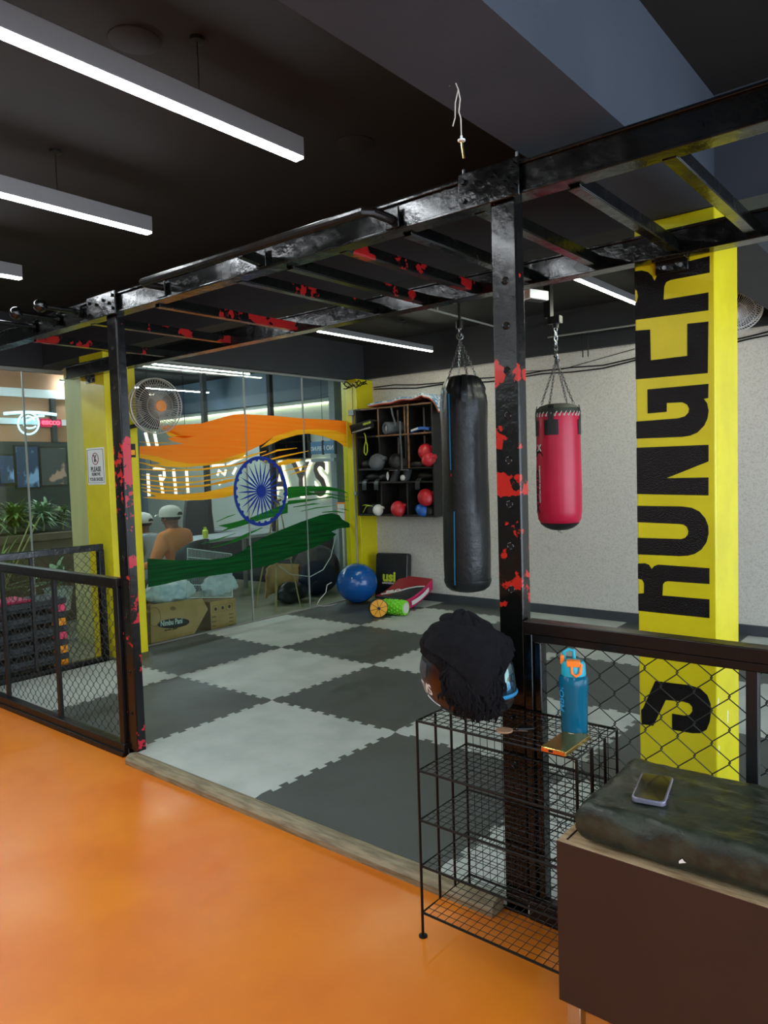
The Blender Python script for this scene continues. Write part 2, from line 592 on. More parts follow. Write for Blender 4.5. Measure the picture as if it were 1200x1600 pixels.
# ------------------------------------------------------------------ the setting
ZF, ZC = -0.04, 2.85
YB, XG = 4.38, -1.1
m_ = MB().box(-1.1, 7.6, -7.0, YB + 0.1, ZF - 0.1, ZF)
floor = struct('floor', m_, 'orange_epoxy', 'glossy orange painted gym floor with a chequered mat ring laid on it')

TE, TA = 0.1, 0.0135
def edge_pts(horizontal, c, k, lo, hi):
    """interlocking edge on grid line c (x = c or y = c) from k to k+1, as points; clipped edges stay straight"""
    pts = []
    if hi - lo < 0.999:
        return [(lo, c), (hi, c)] if horizontal else [(c, lo), (c, hi)]
    for q in range(9):
        t = k + 0.05 + q * TE
        for a, s in ((0.0, -1), (0.55, -1), (0.45, 1), (1.0, 1)):
            pts.append((t + a * TE, s * TA))
    pts = [(k, 0)] + pts + [(k + 1, 0)]
    return [(p, c + q) for p, q in pts] if horizontal else [(c + q, p) for p, q in pts]

YM = YB - 0.03
for j in range(5):
    for i in range(-1, 6):
        y0, y1 = j, min(j + 1, YM)
        full = (j < 4)
        bot = edge_pts(True, j, i, i, i + 1) if j > 0 else [(i, 0.0), (i + 1, 0.0)]
        rgt = edge_pts(False, i + 1, j, y0, y1) if i < 5 else [(i + 1, y0), (i + 1, y1)]
        top = edge_pts(True, j + 1, i, i, i + 1) if full else [(i, y1), (i + 1, y1)]
        lft = edge_pts(False, i, j, y0, y1) if i > -1 else [(i, y0), (i, y1)]
        poly = bot + rgt[1:] + top[::-1][1:] + lft[::-1][1:-1]
        if i == -1 and j == 0:
            poly = [(-0.87, 0.0), (0.0, 0.0)] + rgt[1:] + [(q, r) for q, r in top[::-1][1:] if q > -0.87]
        zt = random.uniform(-0.0006, 0.0006)
        mbt = MB().prism([(x, y, ZF + 0.001) for x, y in poly], (0, 0, -ZF - 0.001 + zt))
        obj('mat_tile', mbt, 'mat_light' if (i + j) % 2 else 'mat_dark', floor, smooth=False)

m_ = MB().box(-9.0, -1.1, -7.0, 8.5, ZF - 0.1, ZF)
struct('floor_1', m_, 'lobby_floor', 'polished beige floor of the lobby behind the glass')
struct('ceiling', MB().box(-9.0, 7.6, -7.0, 8.5, ZC, ZC + 0.1), 'ceiling_black', 'black painted ceiling slab')
m_ = MB().box(-1.1, 7.6, YB, YB + 0.15, ZF, 2.47)
struct('wall_back', m_, 'plaster', 'speckled grey beige plaster wall behind the punching bags')
struct('trim_1', MB().box(-1.1, 7.6, YB - 0.06, YB + 0.15, 2.47, ZC), 'beam_dark', 'dark beam along the top of the plaster wall')
struct('baseboard_back', MB().box(-0.75, 7.6, YB - 0.025, YB, ZF, 0.085), 'base_grey', 'dark grey skirting along the plaster wall', bevel=0.004)
struct('wall_front', MB().box(-9.0, 7.6, -7.1, -7.0, ZF, ZC), 'lobby_wall', 'grey wall at the far end of the gym')
# beams: one along the depth over the big column, one across joining the columns
CX0, CX1, CY0, CY1 = 3.335, 3.655, 1.05, 1.39
struct('trim_2', MB().box(CX0, CX1, -7.0, CY0, 2.43, ZC), 'beam_grey', 'grey painted ceiling beam running over the yellow column')
struct('trim_3', MB().box(-1.22, CX0, CY0, CY1, 2.43, ZC), 'beam_dark', 'dark cross beam joining the yellow columns')
struct('trim_4', MB().box(CX1, 7.6, CY0, CY1, 2.43, ZC), 'beam_grey', 'grey cross beam to the right of the lettered column')
struct('trim_5', MB().box(CX0, CX1, CY1, YB - 0.06, 2.43, ZC), 'beam_dark', 'dark beam between the lettered column and the plaster wall')
struct('trim_6', MB().box(-1.2, -1.0, 1.31, YB - 0.06, 2.45, ZC), 'beam_dark', 'dark header beam above the glass partition')
struct('trim_7', MB().box(-2.3, -1.22, CY0, 1.31, 2.43, ZC), 'beam_dark', 'dark beam left of the signed column')
struct('trim_8', MB().box(-2.05, -1.85, -7.0, CY0, 2.41, ZC), 'beam_dark', 'dark header beam above the left window')

# timber edging of the ring
mb = MB()
prof = [(-0.075, ZF), (-0.078, -0.015), (-0.066, 0.004), (-0.045, 0.012), (-0.018, 0.008), (-0.002, 0.0), (-0.002, ZF)]
vs = [(x, y, z) for x in (1.075, 3.262) for y, z in prof]
n = len(prof)
mb.add(vs, [(k, (k + 1) % n, n + (k + 1) % n, n + k) for k in range(n)] + [tuple(range(n - 1, -1, -1)), tuple(range(n, 2 * n))])
struct('trim_9', mb, 'wood_edge', 'worn rounded timber edging between mats and orange floor')

# ---- lettered column
col_r = struct('column', MB().box(CX0, CX1, CY0, CY1, ZF, 2.43), 'yellow', 'yellow square column with huge black letters running up it', bevel=0.006)
A_ = lambda pts, ox, oy, s: [at(ox + x / s, oy + y / s, 'y', CY0) for x, y in pts]
GL = [
    A_([(155, 520), (215, 513), (262, 525), (295, 555), (315, 597), (335, 552), (365, 520), (430, 480), (745, 400), (745, 530), (440, 588), (405, 605), (390, 640), (385, 742), (735, 685), (735, 825), (160, 900), (155, 775), (177, 755), (185, 715), (177, 670), (155, 655)], 960, 320, 5.0),
    A_([(155, 985), (280, 975), (285, 1215), (570, 1180), (570, 930), (735, 912), (730, 1315), (160, 1365)], 960, 320, 5.0),
    A_([(243, 228), (692, 187), (690, 292), (658, 297), (682, 330), (693, 385), (685, 440), (660, 495), (610, 545), (560, 567), (500, 577), (156, 590), (153, 465), (470, 440), (520, 425), (545, 398), (550, 370), (535, 340), (500, 323), (385, 328), (385, 393), (245, 405)], 960, 560, 4.704),
    A_([(158, 657), (692, 635), (692, 757), (385, 880), (692, 875), (692, 1007), (160, 997)], 960, 560, 4.704),
    A_([(162, 1083), (500, 1088), (570, 1098), (625, 1125), (668, 1175), (690, 1230), (692, 1290), (678, 1350), (640, 1405), (590, 1437), (540, 1450), (480, 1453), (170, 1440), (167, 1318), (490, 1328), (522, 1318), (540, 1295), (545, 1268), (532, 1237), (510, 1222), (480, 1217), (167, 1203)], 960, 560, 4.704),
    A_([(148, 125), (195, 123), (222, 133), (240, 160), (255, 142), (280, 132), (610, 155), (610, 257), (345, 238), (325, 242), (312, 258), (308, 330), (610, 355), (610, 475), (152, 427), (150, 318), (190, 315), (190, 250), (178, 228), (148, 222)], 960, 850, 4.104),
    A_([(262, 878), (480, 905), (550, 925), (595, 968), (617, 1025), (620, 1080), (612, 1140), (592, 1190), (550, 1213), (500, 1213), (370, 1190), (370, 1087), (450, 1100), (482, 1095), (500, 1072), (500, 1045), (480, 1022), (440, 1010), (330, 1000), (250, 1165), (175, 1155), (172, 1065), (185, 1050)], 960, 850, 4.104),
]
for g in GL:
    g = [V((max(CX0 + 0.001, min(CX1 - 0.001, p.x)), CY0, p.z)) for p in g]
    obj('letter', MB().prism(g, (0, -0.0015, 0)), 'letter_black', col_r, smooth=False)
# chips in the paint near the floor
for (px, py, w, h) in ((1122, 1098, 0.006, 0.02), (1137, 1120, 0.007, 0.03), (1123, 1172, 0.006, 0.02)):
    p = at(px, py, 'x', CX1)
    obj('paint_chip', MB().prism([p + V((0, -w, -h)), p + V((0, w * 0.6, -h * 0.7)), p + V((0, w, h * 0.8)), p + V((0, -w * 0.3, h))], (0.0008, 0, 0)), 'paper_white', col_r, smooth=False)

# ---- signed column on the left
LX0, LX1, LY0, LY1 = -1.215, -0.855, 1.035, 1.31
struct('column', MB().box(LX0, LX1, LY0, LY1, ZF, 2.43), 'yellow', 'yellow column with a remove your shoes notice', bevel=0.006)
# corner column by the cubby shelf
struct('column', MB().box(-1.16, -0.93, 4.1, YB, ZF, 2.45), 'yellow', 'yellow corner column beside the cubby shelf', bevel=0.006)

# ---- lamps: linear lights on wires
def lamp(x, y0, y1, z, label, m='led', w=0.022):
    t = thing('linear_light', label, 'light', (x, (y0 + y1) / 2, z), 'linear ceiling lights')
    obj('housing', MB().box(x - w, x + w, y0, y1, z + 0.004, z + 3.4 * w), 'lamp_body', t, bevel=0.002)
    obj('diffuser', MB().box(x - w + 0.002, x + w - 0.002, y0 + 0.004, y1 - 0.004, z - 0.004, z + 0.0035), m, t, smooth=False)
    for y in (y0 + 0.25, y1 - 0.45):
        wr = MB().tube([(x, y, z + 3.4 * w), (x, y, ZC)], 0.0018, 5)
        wr.cyl((x, y, ZC - 0.012), (x, y, ZC), 0.025, 12)
        obj('suspension_wire', wr, 'black_metal', t)
    return t
lamp(2.505, -2.5, -0.075, 2.6, 'near linear light, the largest and highest in the picture')
lamp(1.386, -2.5, 0.015, 2.6, 'middle one of the three linear lights on the left')
lamp(0.176, -2.5, -0.045, 2.6, 'short visible end of the lowest linear light at the left edge')
lamp(0.18, 2.38, 4.0, 2.6, 'lit linear light above the cubby shelf, behind the rig', 'led_far', 0.015)
lamp(2.47, 2.34, 4.0, 2.6, 'lit linear light beside the lettered column, above the red bag', 'led_far', 0.015)
for x, lb in ((2.5, 'linear light far behind the near one, over the open gym floor'), (1.39, 'linear light far behind the middle one of the three on the left'),
              (0.18, 'linear light far behind the lowest one at the left edge'), (4.7, 'added unseen linear light far behind the bench, beyond the grey beam')):  # the lamp beyond the beam is added out of view for its light
    lamp(x, -6.0, -3.6, 2.6, lb)
lamp(4.75, -4.2, -1.8, 2.6, 'added unseen linear light over the bench side of the gym')  # lamp added above the view to brighten this side

# ------------------------------------------------------------------ steel training rig
rig = thing('training_rig', 'black steel training rig of bolted beams, rungs and drilled posts', 'rig', (2.2, 0.5, ZF))
# front and far beams, channel section
for (y0, y1, z0, z1, x0, x1) in ((0.0, 0.06, 2.27, 2.365, -0.9, 5.6), (0.965, 1.03, 2.25, 2.35, -1.3, 5.6)):
    b = MB()
    b.box(x0, x1, y0, y0 + 0.008, z0, z1).box(x0, x1, y0 - 0.012, y1, z1 - 0.008, z1 + 0.002).box(x0, x1, y0 - 0.012, y1, z0 - 0.002, z0 + 0.008)
    obj('beam', b, 'rig_black', rig, bevel=0.002)
# joint plates with bolts on the front beam
for (x0, x1) in ((0.84, 1.11), (3.165, 3.385)):
    pl = obj('joint_plate', MB().box(x0, x1, -0.024, -0.0125, 2.262, 2.378), 'rig_black', rig, bevel=0.003)
    for fx, fz in ((0.1, 0.25), (0.1, 0.75), (0.35, 0.6), (0.6, 0.7), (0.8, 0.5), (0.92, 0.25), (0.92, 0.8)):
        x, z = x0 + (x1 - x0) * fx, 2.262 + 0.116 * fz
        obj('bolt', MB().cyl((x, -0.034, z), (x, -0.02, z), 0.0085, 6), 'rig_black', pl)
for x in (3.185, 3.378):
    obj('bolt_pin', MB().cyl((x, -0.018, 2.36), (x, -0.018, 2.392), 0.005, 6), 'steel', rig)
# posts drilled for rack pins
for (x0, x1, mt, hz) in ((0.985, 1.07, 'rig_post_red', (0.2, 0.42, 0.72, 1.02, 1.5, 1.72, 1.9, 2.1)),
                         (3.27, 3.356, 'rig_post', [2.02, 1.88, 1.74, 1.597, 1.455, 1.315, 1.18, 1.04, 0.62, 0.46])):
    b = MB().box(x0, x1, 0.0, 0.006, ZF, 2.27).box(x0, x0 + 0.007, 0.006, 0.052, ZF, 2.27).box(x1 - 0.007, x1, 0.006, 0.052, ZF, 2.27)
    b.box(x0 + 0.007, x1 - 0.007, 0.046, 0.052, ZF, 2.27)
    b.m = [1 if 12 <= q < 18 else 0 for q in range(len(b.f))]
    post = obj('post', b, [mt, 'rig_post_side' if x0 < 2 else mt], rig, bevel=0.003)
    xm = x0 + 0.047
    for z in hz:
        h = MB().cyl((xm, -0.0016, z), (xm, 0.003, z), 0.0088, 14)
        obj('pin_hole', h, 'hole_black', post)
        obj('hole_rim', MB().ring((xm, -0.0012, z), (0, 1, 0), 0.0105, 0.0022, 16, 5), 'rig_black', post)
    obj('foot_plate', MB().box(x0 - 0.012, x1 + 0.008, -0.004, 0.075, ZF, ZF + 0.012), 'rig_black', post)
# rungs, angle section, on edge between the beams
RX = [0.11, 0.765, 1.37, 1.985, 2.30, 2.595, 2.90, 3.20, 3.53, 3.81]
for k, x in enumerate(RX):
    b = MB()
    z = 2.29 if k % 2 else 2.283
    b.box(x - 0.018, x - 0.013, 0.045, 1.0, z - 0.02, z + 0.022).box(x - 0.018, x + 0.022, 0.045, 1.0, z - 0.025, z - 0.02)
    b.box(x + 0.017, x + 0.022, 0.045, 1.0, z - 0.02, z + 0.022)
    obj('rung', b, 'rig_rung' if x < 2.8 else 'rig_black', rig, bevel=0.0015)
# pull-up bar in front of the front beam with three stubs
yb = -0.125
b = MB().tube([(1.5, -0.01, 2.322), (1.5, yb + 0.02, 2.322), (1.515, yb, 2.322), (2.85, yb, 2.314), (2.87, yb + 0.02, 2.314), (2.885, -0.01, 2.305)], 0.017, 10)
pb = obj('pull_up_bar', b, 'rig_brown', rig)
obj('stub', MB().bar((2.2, -0.01, 2.3), (2.2, yb, 2.314), 0.03, 0.04), 'rig_black', pb)
for x in (1.5, 2.2, 2.885):
    obj('flange', MB().box(x - 0.03, x + 0.03, -0.02, -0.0125, 2.275, 2.345), 'rig_black', pb, bevel=0.002)
# grip handles with ball ends at the left end
for (x, z, L) in ((0.75, 2.325, 0.20), (0.50, 2.325, 0.21), (0.22, 2.325, 0.22)):
    g = obj('grip_handle', MB().cyl((x, -0.01, z), (x, -L, z + 0.002), 0.014, 12), 'rig_black', rig)
    obj('ball_end', MB().sphere((x, -L - 0.025, z + 0.002), 0.033, nu=20, nv=14), 'rig_black', g)
    obj('flange', MB().cyl((x, -0.03, z), (x, -0.0125, z), 0.032, 14), 'rig_black', g)
# far beam brackets on the columns
LY0 = 1.035
for (x0, x1) in ((3.43, 3.56), (-1.12, -0.98)):
    br = obj('wall_bracket', MB().box(x0, x1, 1.028, (CY0 if x0 > 0 else LY0) - 0.001, 2.2, 2.26).box(x0, x1, 0.985, 1.03, 2.243, 2.25), 'rig_black', rig, bevel=0.002)
    for q in (0.3, 0.8):
        obj('bolt', MB().cyl((x0 + (x1 - x0) * q, 1.018, 2.222), (x0 + (x1 - x0) * q, 1.031, 2.222), 0.009, 6), 'steel', br)
for x in (1.79, 1.83):
    obj('hook', MB().tube([(x, 0.95, 2.33), (x, 0.93, 2.35), (x, 0.915, 2.335), (x, 0.92, 2.315)], 0.006, 6), 'steel', rig)

# ------------------------------------------------------------------ chain-link fence panels
def chainlink(o, u, L, z0, z1, cell=0.1, r=0.0017):
    o, u = V(o), V(u).normalized()
    w = V((0, 0, 1)).cross(u)
    mb = MB()
    H = z1 - z0
    h = cell / 2
    nk = int(L / h) + 2
    for k in range(-1, nk):
        pts = []
        i = 0
        z = z1
        while z >= z0 - 1e-6:
            a = k * h + (h * 1.04 if (i + k) % 2 else -h * 0.04)
            pts.append((a, z))
            z -= h
            i += 1
        seg = []
        for idx, (a, z) in enumerate(pts):
            d = 0.003 if (idx + k) % 2 else -0.003
            inside = -1e-6 <= a <= L + 1e-6
            if not inside:
                a = min(max(a, 0.0), L)
            p = o + u * a + w * d
            p.z = z
            seg.append((p, inside))
        run = []
        for q in range(len(seg) - 1):
            if seg[q][1] or seg[q + 1][1]:
                p0, p1 = seg[q][0], seg[q + 1][0]
                if not run:
                    run = [p0]
                mid = (p0 + p1) / 2
                run += [p0.lerp(p1, 0.07) + V((0, 0, -0.0025)), p0.lerp(p1, 0.93) + V((0, 0, 0.0025)), p1]
            else:
                if len(run) > 1:
                    mb.tube(run, r, 4, caps=False)
                run = []
        if len(run) > 1:
            mb.tube(run, r, 4, caps=False)
    return mb

# left front panel
t = thing('fence_panel', 'low chain-link fence panel in front of the step platforms, left of the rig post', 'fence', (0.2, 0.01, ZF))
FX0, FX1 = -1.25, 0.98
obj('top_rail', MB().box(FX0, FX1, -0.02, 0.03, 0.872, 0.912).box(FX0, FX1, -0.012, 0.022, 0.855, 0.872), 'rig_brown', t, bevel=0.003)
obj('bottom_rail', MB().box(FX0, FX1, -0.025, 0.03, ZF, 0.03).box(FX0, FX1, -0.035, -0.02, ZF, -0.012), 'rig_brown', t, bevel=0.003)
obj('stile', MB().box(FX1 - 0.045, FX1, -0.018, 0.028, 0.03, 0.872), 'rig_brown', t, bevel=0.003)
for x in (-1.12, -0.43, 0.26):
    obj('bar', MB().box(x - 0.02, x + 0.015, -0.006, 0.014, 0.03, 0.86), 'black_metal', t, bevel=0.002)
tag(obj('wire_mesh', chainlink((FX0, 0.02, 0.03), (1, 0, 0), FX1 - FX0 - 0.045, 0.03, 0.86, 0.068), 'galv_dark', t), kind='stuff')
# right front panel
t = thing('fence_panel', 'low chain-link fence panel behind the bench and blue bottle', 'fence', (4.4, 0.02, ZF))
GX0, GX1 = 3.362, 5.6
obj('top_rail', MB().box(GX0, GX1, -0.012, 0.045, 0.905, 0.945).box(GX0, GX1, -0.006, 0.035, 0.88, 0.905), 'rig_brown', t, bevel=0.003)
obj('bottom_rail', MB().box(GX0, GX1, -0.01, 0.04, ZF, 0.03), 'rig_brown', t, bevel=0.003)
obj('stile', MB().box(GX0, GX0 + 0.028, -0.008, 0.04, 0.03, 0.905).box(GX0 + 0.034, GX0 + 0.056, -0.004, 0.036, 0.03, 0.88), 'rig_black', t, bevel=0.003)
for x in (4.028, 4.70):
    obj('bar', MB().box(x - 0.015, x + 0.015, -0.004, 0.026, 0.03, 0.885), 'black_metal', t, bevel=0.002)
tag(obj('wire_mesh', chainlink((GX0 + 0.05, 0.03, 0.03), (1, 0, 0), GX1 - GX0 - 0.05, 0.03, 0.885, 0.092), 'galv_dark', t), kind='stuff')
# side panel towards the plants
t = thing('fence_panel', 'black-framed chain-link side panel ending at the signed yellow column', 'fence', (-0.91, 0.5, ZF))
obj('top_rail', MB().box(-0.935, -0.885, 0.05, 0.975, 0.875, 0.925), 'rig_black', t, bevel=0.003)
obj('bottom_rail', MB().box(-0.935, -0.885, 0.05, 0.975, ZF, 0.035).box(-0.96, -0.935, 0.05, 0.975, ZF, 0.02), 'rig_black', t, bevel=0.003)
for y in (0.935, 0.05):
    obj('stile', MB().box(-0.935, -0.885, y, y + 0.045, 0.035, 0.875), 'rig_black', t, bevel=0.003)
obj('bar', MB().box(-0.92, -0.9, 0.4, 0.425, 0.035, 0.875), 'black_metal', t, bevel=0.002)
tag(obj('wire_mesh', chainlink((-0.905, 0.05, 0.035), (0, 1, 0), 0.9, 0.035, 0.88, 0.068), 'galv_dark', t), kind='stuff')

# ------------------------------------------------------------------ punching bags
BX, BY, BR = 1.315, 2.81, 0.183
t = thing('punching_bag', 'tall black leather punching bag with blue stripe, hanging by chains', 'punching bag', (BX, BY, 0.457))
prof = [(0.0, 0.0), (0.08, 0.004), (0.135, 0.018), (0.168, 0.045), (0.182, 0.09), (0.184, 0.2), (0.186, 0.4), (0.183, 0.7), (0.179, 1.0), (0.18, 1.25), (0.184, 1.40), (0.185, 1.48), (0.178, 1.53), (0.168, 1.555), (0.172, 1.585), (0.158, 1.62), (0.138, 1.655), (0.118, 1.68), (0.09, 1.688), (0.06, 1.66), (0.0, 1.66)]
b = MB()
N = 56
P2 = []
for (r, h) in prof:
    for k in range(N):
        a = 2 * PI * k / N
        fold = 0.0
        if 1.3 < h < 1.66:
            fold = 0.006 * math.sin(a * 14 + h * 9) * min(1, (h - 1.3) / 0.2)
        wob = 0.004 * fbm((math.cos(a), math.sin(a), h * 2.0), 1.5)
        rr = max(0, r + fold + wob) if r > 0.001 else 0
        P2.append((BX + rr * math.cos(a), BY + rr * math.sin(a), 0.457 + h))
fs = [(i * N + k, i * N + (k + 1) % N, (i + 1) * N + (k + 1) % N, (i + 1) * N + k) for i in range(len(prof) - 1) for k in range(N)]
b.add(P2, fs)
obj('bag_body', b, 'leather_black', t, ang=60)
obj('base_cap', MB().lathe([(0.0, -0.004), (0.08, -0.001), (0.138, 0.013), (0.172, 0.04), (0.187, 0.08), (0.188, 0.1)], (BX, BY, 0.457), n=40), 'leather_black', t)
toC = (V((CAM.x, CAM.y, 0)) - V((BX, BY, 0))).normalized()
aC = math.atan2(toC.y, toC.x)
def on_bag(a, h, cx, cy, r):
    return V((cx + r * math.cos(a), cy + r * math.sin(a), h))
def strip(a0, w, z0, z1, cx, cy, r, th=0.002, tilt=0.0, seg=10):
    f = lambda u, v: on_bag(a0 + tilt * v + (u - 0.5) * w, z0 + (z1 - z0) * v, cx, cy, r(z0 + (z1 - z0) * v))
    return MB().sheet(f, 6, seg, th)
rb = lambda z: 0.1885
obj('blue_stripe', strip(aC - 0.62, 0.055, 1.42, 2.0, BX, BY, lambda z: 0.190), 'stripe_blue', t)
obj('blue_stripe', strip(aC - 0.56, 0.05, 0.53, 1.1, BX, BY, lambda z: 0.190, tilt=0.06), 'stripe_blue', t)
obj('red_dot', strip(aC - 0.6, 0.045, 1.37, 1.39, BX, BY, lambda z: 0.190, seg=2), 'vinyl_red', t)
for da in (0.05, 2.15, 4.2):
    f = lambda u, v, da=da: on_bag(aC + da + (u - 0.5) * 0.28, 1.93 + v * 0.215, BX, BY, 0.191 if v < 0.45 else 0.191 - (v - 0.45) * 0.125)
    obj('strap', MB().sheet(f, 6, 8, 0.004), 'leather_black', t)
CH = MB()
top = V((BX - 0.03, BY + 0.02, 2.46))
for k in range(4):
    a = aC + 0.3 + k * PI / 2
    chain(CH, V((BX + 0.12 * math.cos(a), BY + 0.12 * math.sin(a), 2.12)), top - V((0, 0, 0.03)))
chain(CH, top, V((top.x, top.y, 2.53)), pitch=0.035, r=0.005, w=0.014)
CH.ring(top, toC, 0.025, 0.005, 16, 6)
obj('chain', CH, 'steel', t)
hk = MB().tube([(top.x, top.y, 2.53), (top.x, top.y, ZC)], 0.012, 8)
hk.cyl((top.x, top.y, ZC - 0.02), (top.x, top.y, ZC), 0.06, 14).cyl((top.x, top.y, 2.52), (top.x, top.y, 2.58), 0.03, 12)
obj('ceiling_hook', hk, 'black_metal', t)

RX_, RY_, RR = 2.15, 2.735, 0.154
t = thing('punching_bag', 'short red punching bag with black base and printed logo', 'punching bag', (RX_, RY_, 0.975))
prof = [(0.13, 0.045), (0.148, 0.075), (0.155, 0.13), (0.157, 0.3), (0.154, 0.55), (0.151, 0.72), (0.148, 0.8), (0.144, 0.835)]
obj('bag_body', MB().lathe(prof, (RX_, RY_, 0.975), n=48), 'vinyl_red', t, ang=60)
obj('base_cap', MB().lathe([(0.0, -0.006), (0.06, 0.0), (0.1, 0.016), (0.132, 0.042), (0.136, 0.05), (0.13, 0.055)], (RX_, RY_, 0.975), n=40), 'leather_black', t)
obj('top_cover', MB().lathe([(0.149, 0.815), (0.15, 0.835), (0.146, 0.852), (0.125, 0.87), (0.08, 0.884), (0.0, 0.888)], (RX_, RY_, 0.975), n=48), 'vinyl_olive', t)
lc = MB()
NL = 30
for k in range(NL):
    a = 2 * PI * k / NL
    p = on_bag(a, 1.775, RX_, RY_, 0.151)
    q = on_bag(a + 0.1, 1.80, RX_, RY_, 0.153)
    lc.tube([p, (p + q) / 2 + V((math.cos(a), math.sin(a), 0)) * 0.004, q], 0.003, 5)
    lc.ring(p, (math.cos(a), math.sin(a), 0), 0.006, 0.002, 8, 4)
obj('lacing', lc, 'cable_white', t)
toR = (V((CAM.x, CAM.y, 0)) - V((RX_, RY_, 0))).normalized()
aR = math.atan2(toR.y, toR.x)
for da in (-0.32, 1.38, 3.2, 4.9):
    obj('patch', strip(aR + da, 0.66, 1.64, 1.745, RX_, RY_, lambda z: 0.156), 'leather_black', t)
    obj('strap', strip(aR + da, 0.26, 1.745, 1.845, RX_, RY_, lambda z: 0.157 - max(0, z - 1.8) * 0.2), 'leather_black', t)
def wrap(mb, cx, cy, r, a0):
    """bends flat lettering round an upright cylinder: x of the letters runs round, y stays upright"""
    mb.v = [on_bag(a0 + p.x / r, p.y, cx, cy, r + p.z) for p in mb.v]
    return mb
lg = text('XPEED', (0, 0, 0), (0, 1, 0), (-1, 0, 0), 0.082, 0.001, 0.003, sx=1.25)
lg.v = [V((p.x, p.y + 1.1, p.z)) for p in lg.v]
obj('lettering', wrap(lg, RX_, RY_, 0.1575, aR - 1.05), 'black_print', t, smooth=False)
lg = text('CRAFTED FOR CHAMPIONS', (0, 0, 0), (0, 1, 0), (-1, 0, 0), 0.021, 0.001, 0.0008)
lg.v = [V((p.x, p.y + 1.17, p.z)) for p in lg.v]
obj('lettering', wrap(lg, RX_, RY_, 0.1575, aR - 0.94), 'white_print', t, smooth=False)
lg = text('X', (0, 0, 0), (1, 0, 0), (0, 1, 0), 0.06, 0.001, 0.003)
lg.v = [V((p.x - 0.02, p.y + 1.535, p.z)) for p in lg.v]
obj('logo_mark', wrap(lg, RX_, RY_, 0.158, aR - 1.0), 'white_print', t, smooth=False)
tri = MB().prism([(-0.05, 1.495, 0), (0.045, 1.495, 0), (0.0, 1.55, 0), (-0.05, 1.55, 0)], (0, 0, 0.0008))
obj('logo_mark', wrap(tri, RX_, RY_, 0.157, aR - 1.0), 'black_print', t, smooth=False)
CH = MB()
top = V((RX_ - 0.01, RY_ + 0.01, 2.17))
for k in range(4):
    a = aR + 0.5 + k * PI / 2
    chain(CH, V((RX_ + 0.125 * math.cos(a), RY_ + 0.125 * math.sin(a), 1.86)), top)
chain(CH, top, V((top.x, top.y, 2.4)), pitch=0.03, r=0.0045, w=0.012)
obj('chain', CH, 'steel', t)
tw = MB()
for k in range(7):
    pts = [V((top.x + random.uniform(-.02, .02), top.y + random.uniform(-.02, .02), 2.14 + 0.13 * q / 5)) for q in range(6)]
    tw.tube(pts, 0.0025, 4)
obj('binding_wire', tw, 'wire_black', t)
hk = MB().box(top.x - 0.05, top.x + 0.04, top.y - 0.025, top.y + 0.025, 2.42, 2.47)
hk.cyl((top.x, top.y, 2.39), (top.x, top.y, 2.43), 0.02, 10).box(top.x - 0.08, top.x - 0.03, top.y - 0.02, top.y + 0.03, 2.47, ZC)
obj('ceiling_hook', hk, 'black_metal', t)
obj('base_ring', MB().ring((RX_, RY_, 0.962), (0.3, 0.6, 0.7), 0.018, 0.003, 14, 5), 'steel', t)

# ------------------------------------------------------------------ glass partition and left window
win = struct('window_1', MB().box(XG - 0.02, XG + 0.02, 1.31, 4.1, 2.43, 2.45).box(XG - 0.02, XG + 0.02, 1.31, 4.1, ZF, ZF + 0.03), 'conduit', 'tall frameless glass partition with the painted flag')
for (y0, y1) in ((1.312, 2.638), (2.646, 3.424), (3.432, 4.099)):
    obj('pane', MB().box(XG - 0.005, XG + 0.005, y0, y1, ZF + 0.03, 2.43), 'glass', win, smooth=False)
for y in (2.642, 3.428):
    obj('joint_strip', MB().box(XG - 0.008, XG + 0.008, y - 0.006, y + 0.006, ZF + 0.03, 2.43), 'conduit', win, smooth=False)
win2 = struct('window_2', MB().box(-1.97, -1.93, -7.0, 1.31, 2.38, 2.41).box(-1.97, -1.93, -7.0, 1.31, ZF, ZF + 0.03), 'conduit', 'tall glass window by the plants, left of the signed column')
for (y0, y1) in ((-7.0, -0.6), (-0.592, 0.10), (0.108, 0.906), (0.914, 1.309)):
    obj('pane', MB().box(-1.955, -1.945, y0, y1, ZF + 0.03, 2.38), 'glass', win2, smooth=False)
for y in (0.104, 0.91):
    obj('joint_strip', MB().box(-1.958, -1.942, y - 0.006, y + 0.006, ZF + 0.03, 2.38), 'conduit', win2, smooth=False)
struct('wall_left', MB().box(-1.93, LX0, 1.27, 1.31, ZF, 2.43), 'olive_wall', 'short olive wall between the left window and the signed column')

# ---- the flag painted on the glass, seen from the ring
FXP = XG + 0.0062
def fl(pts, ox=200, oy=550, s=3.3333):
    return [at(ox + x / s, oy + y / s, 'x', FXP) for x, y in pts]
def clampy(pts):
    return [V((p.x, min(max(p.y, 1.315), 4.095), p.z)) for p in pts]
flag = thing('window_decal', 'tricolour flag brushed in translucent paint across the glass partition', 'decal', (FXP, 2.7, 0.3))
def film(name, polys, m, lay=0):
    for q in polys:
        q = [p + V((0.0006 * lay, 0, 0)) for p in clampy(fl(q))]
        obj(name, MB().prism(q, (0.0004, 0, 0)), m, flag, smooth=False)
def streak(name, pts, w, m, lay=0, taper=True):
    """one brush hair line: a tapering ribbon through the points, w in units of the sketch"""
    n = len(pts)
    up = [(x, y - w * (1 if not taper else math.sin(PI * (0.12 + 0.8 * i / (n - 1))))) for i, (x, y) in enumerate(pts)]
    dn = [(x, y + w * (1 if not taper else math.sin(PI * (0.12 + 0.8 * i / (n - 1))))) for i, (x, y) in enumerate(pts)]
    film(name, [up + dn[::-1]], m, lay)
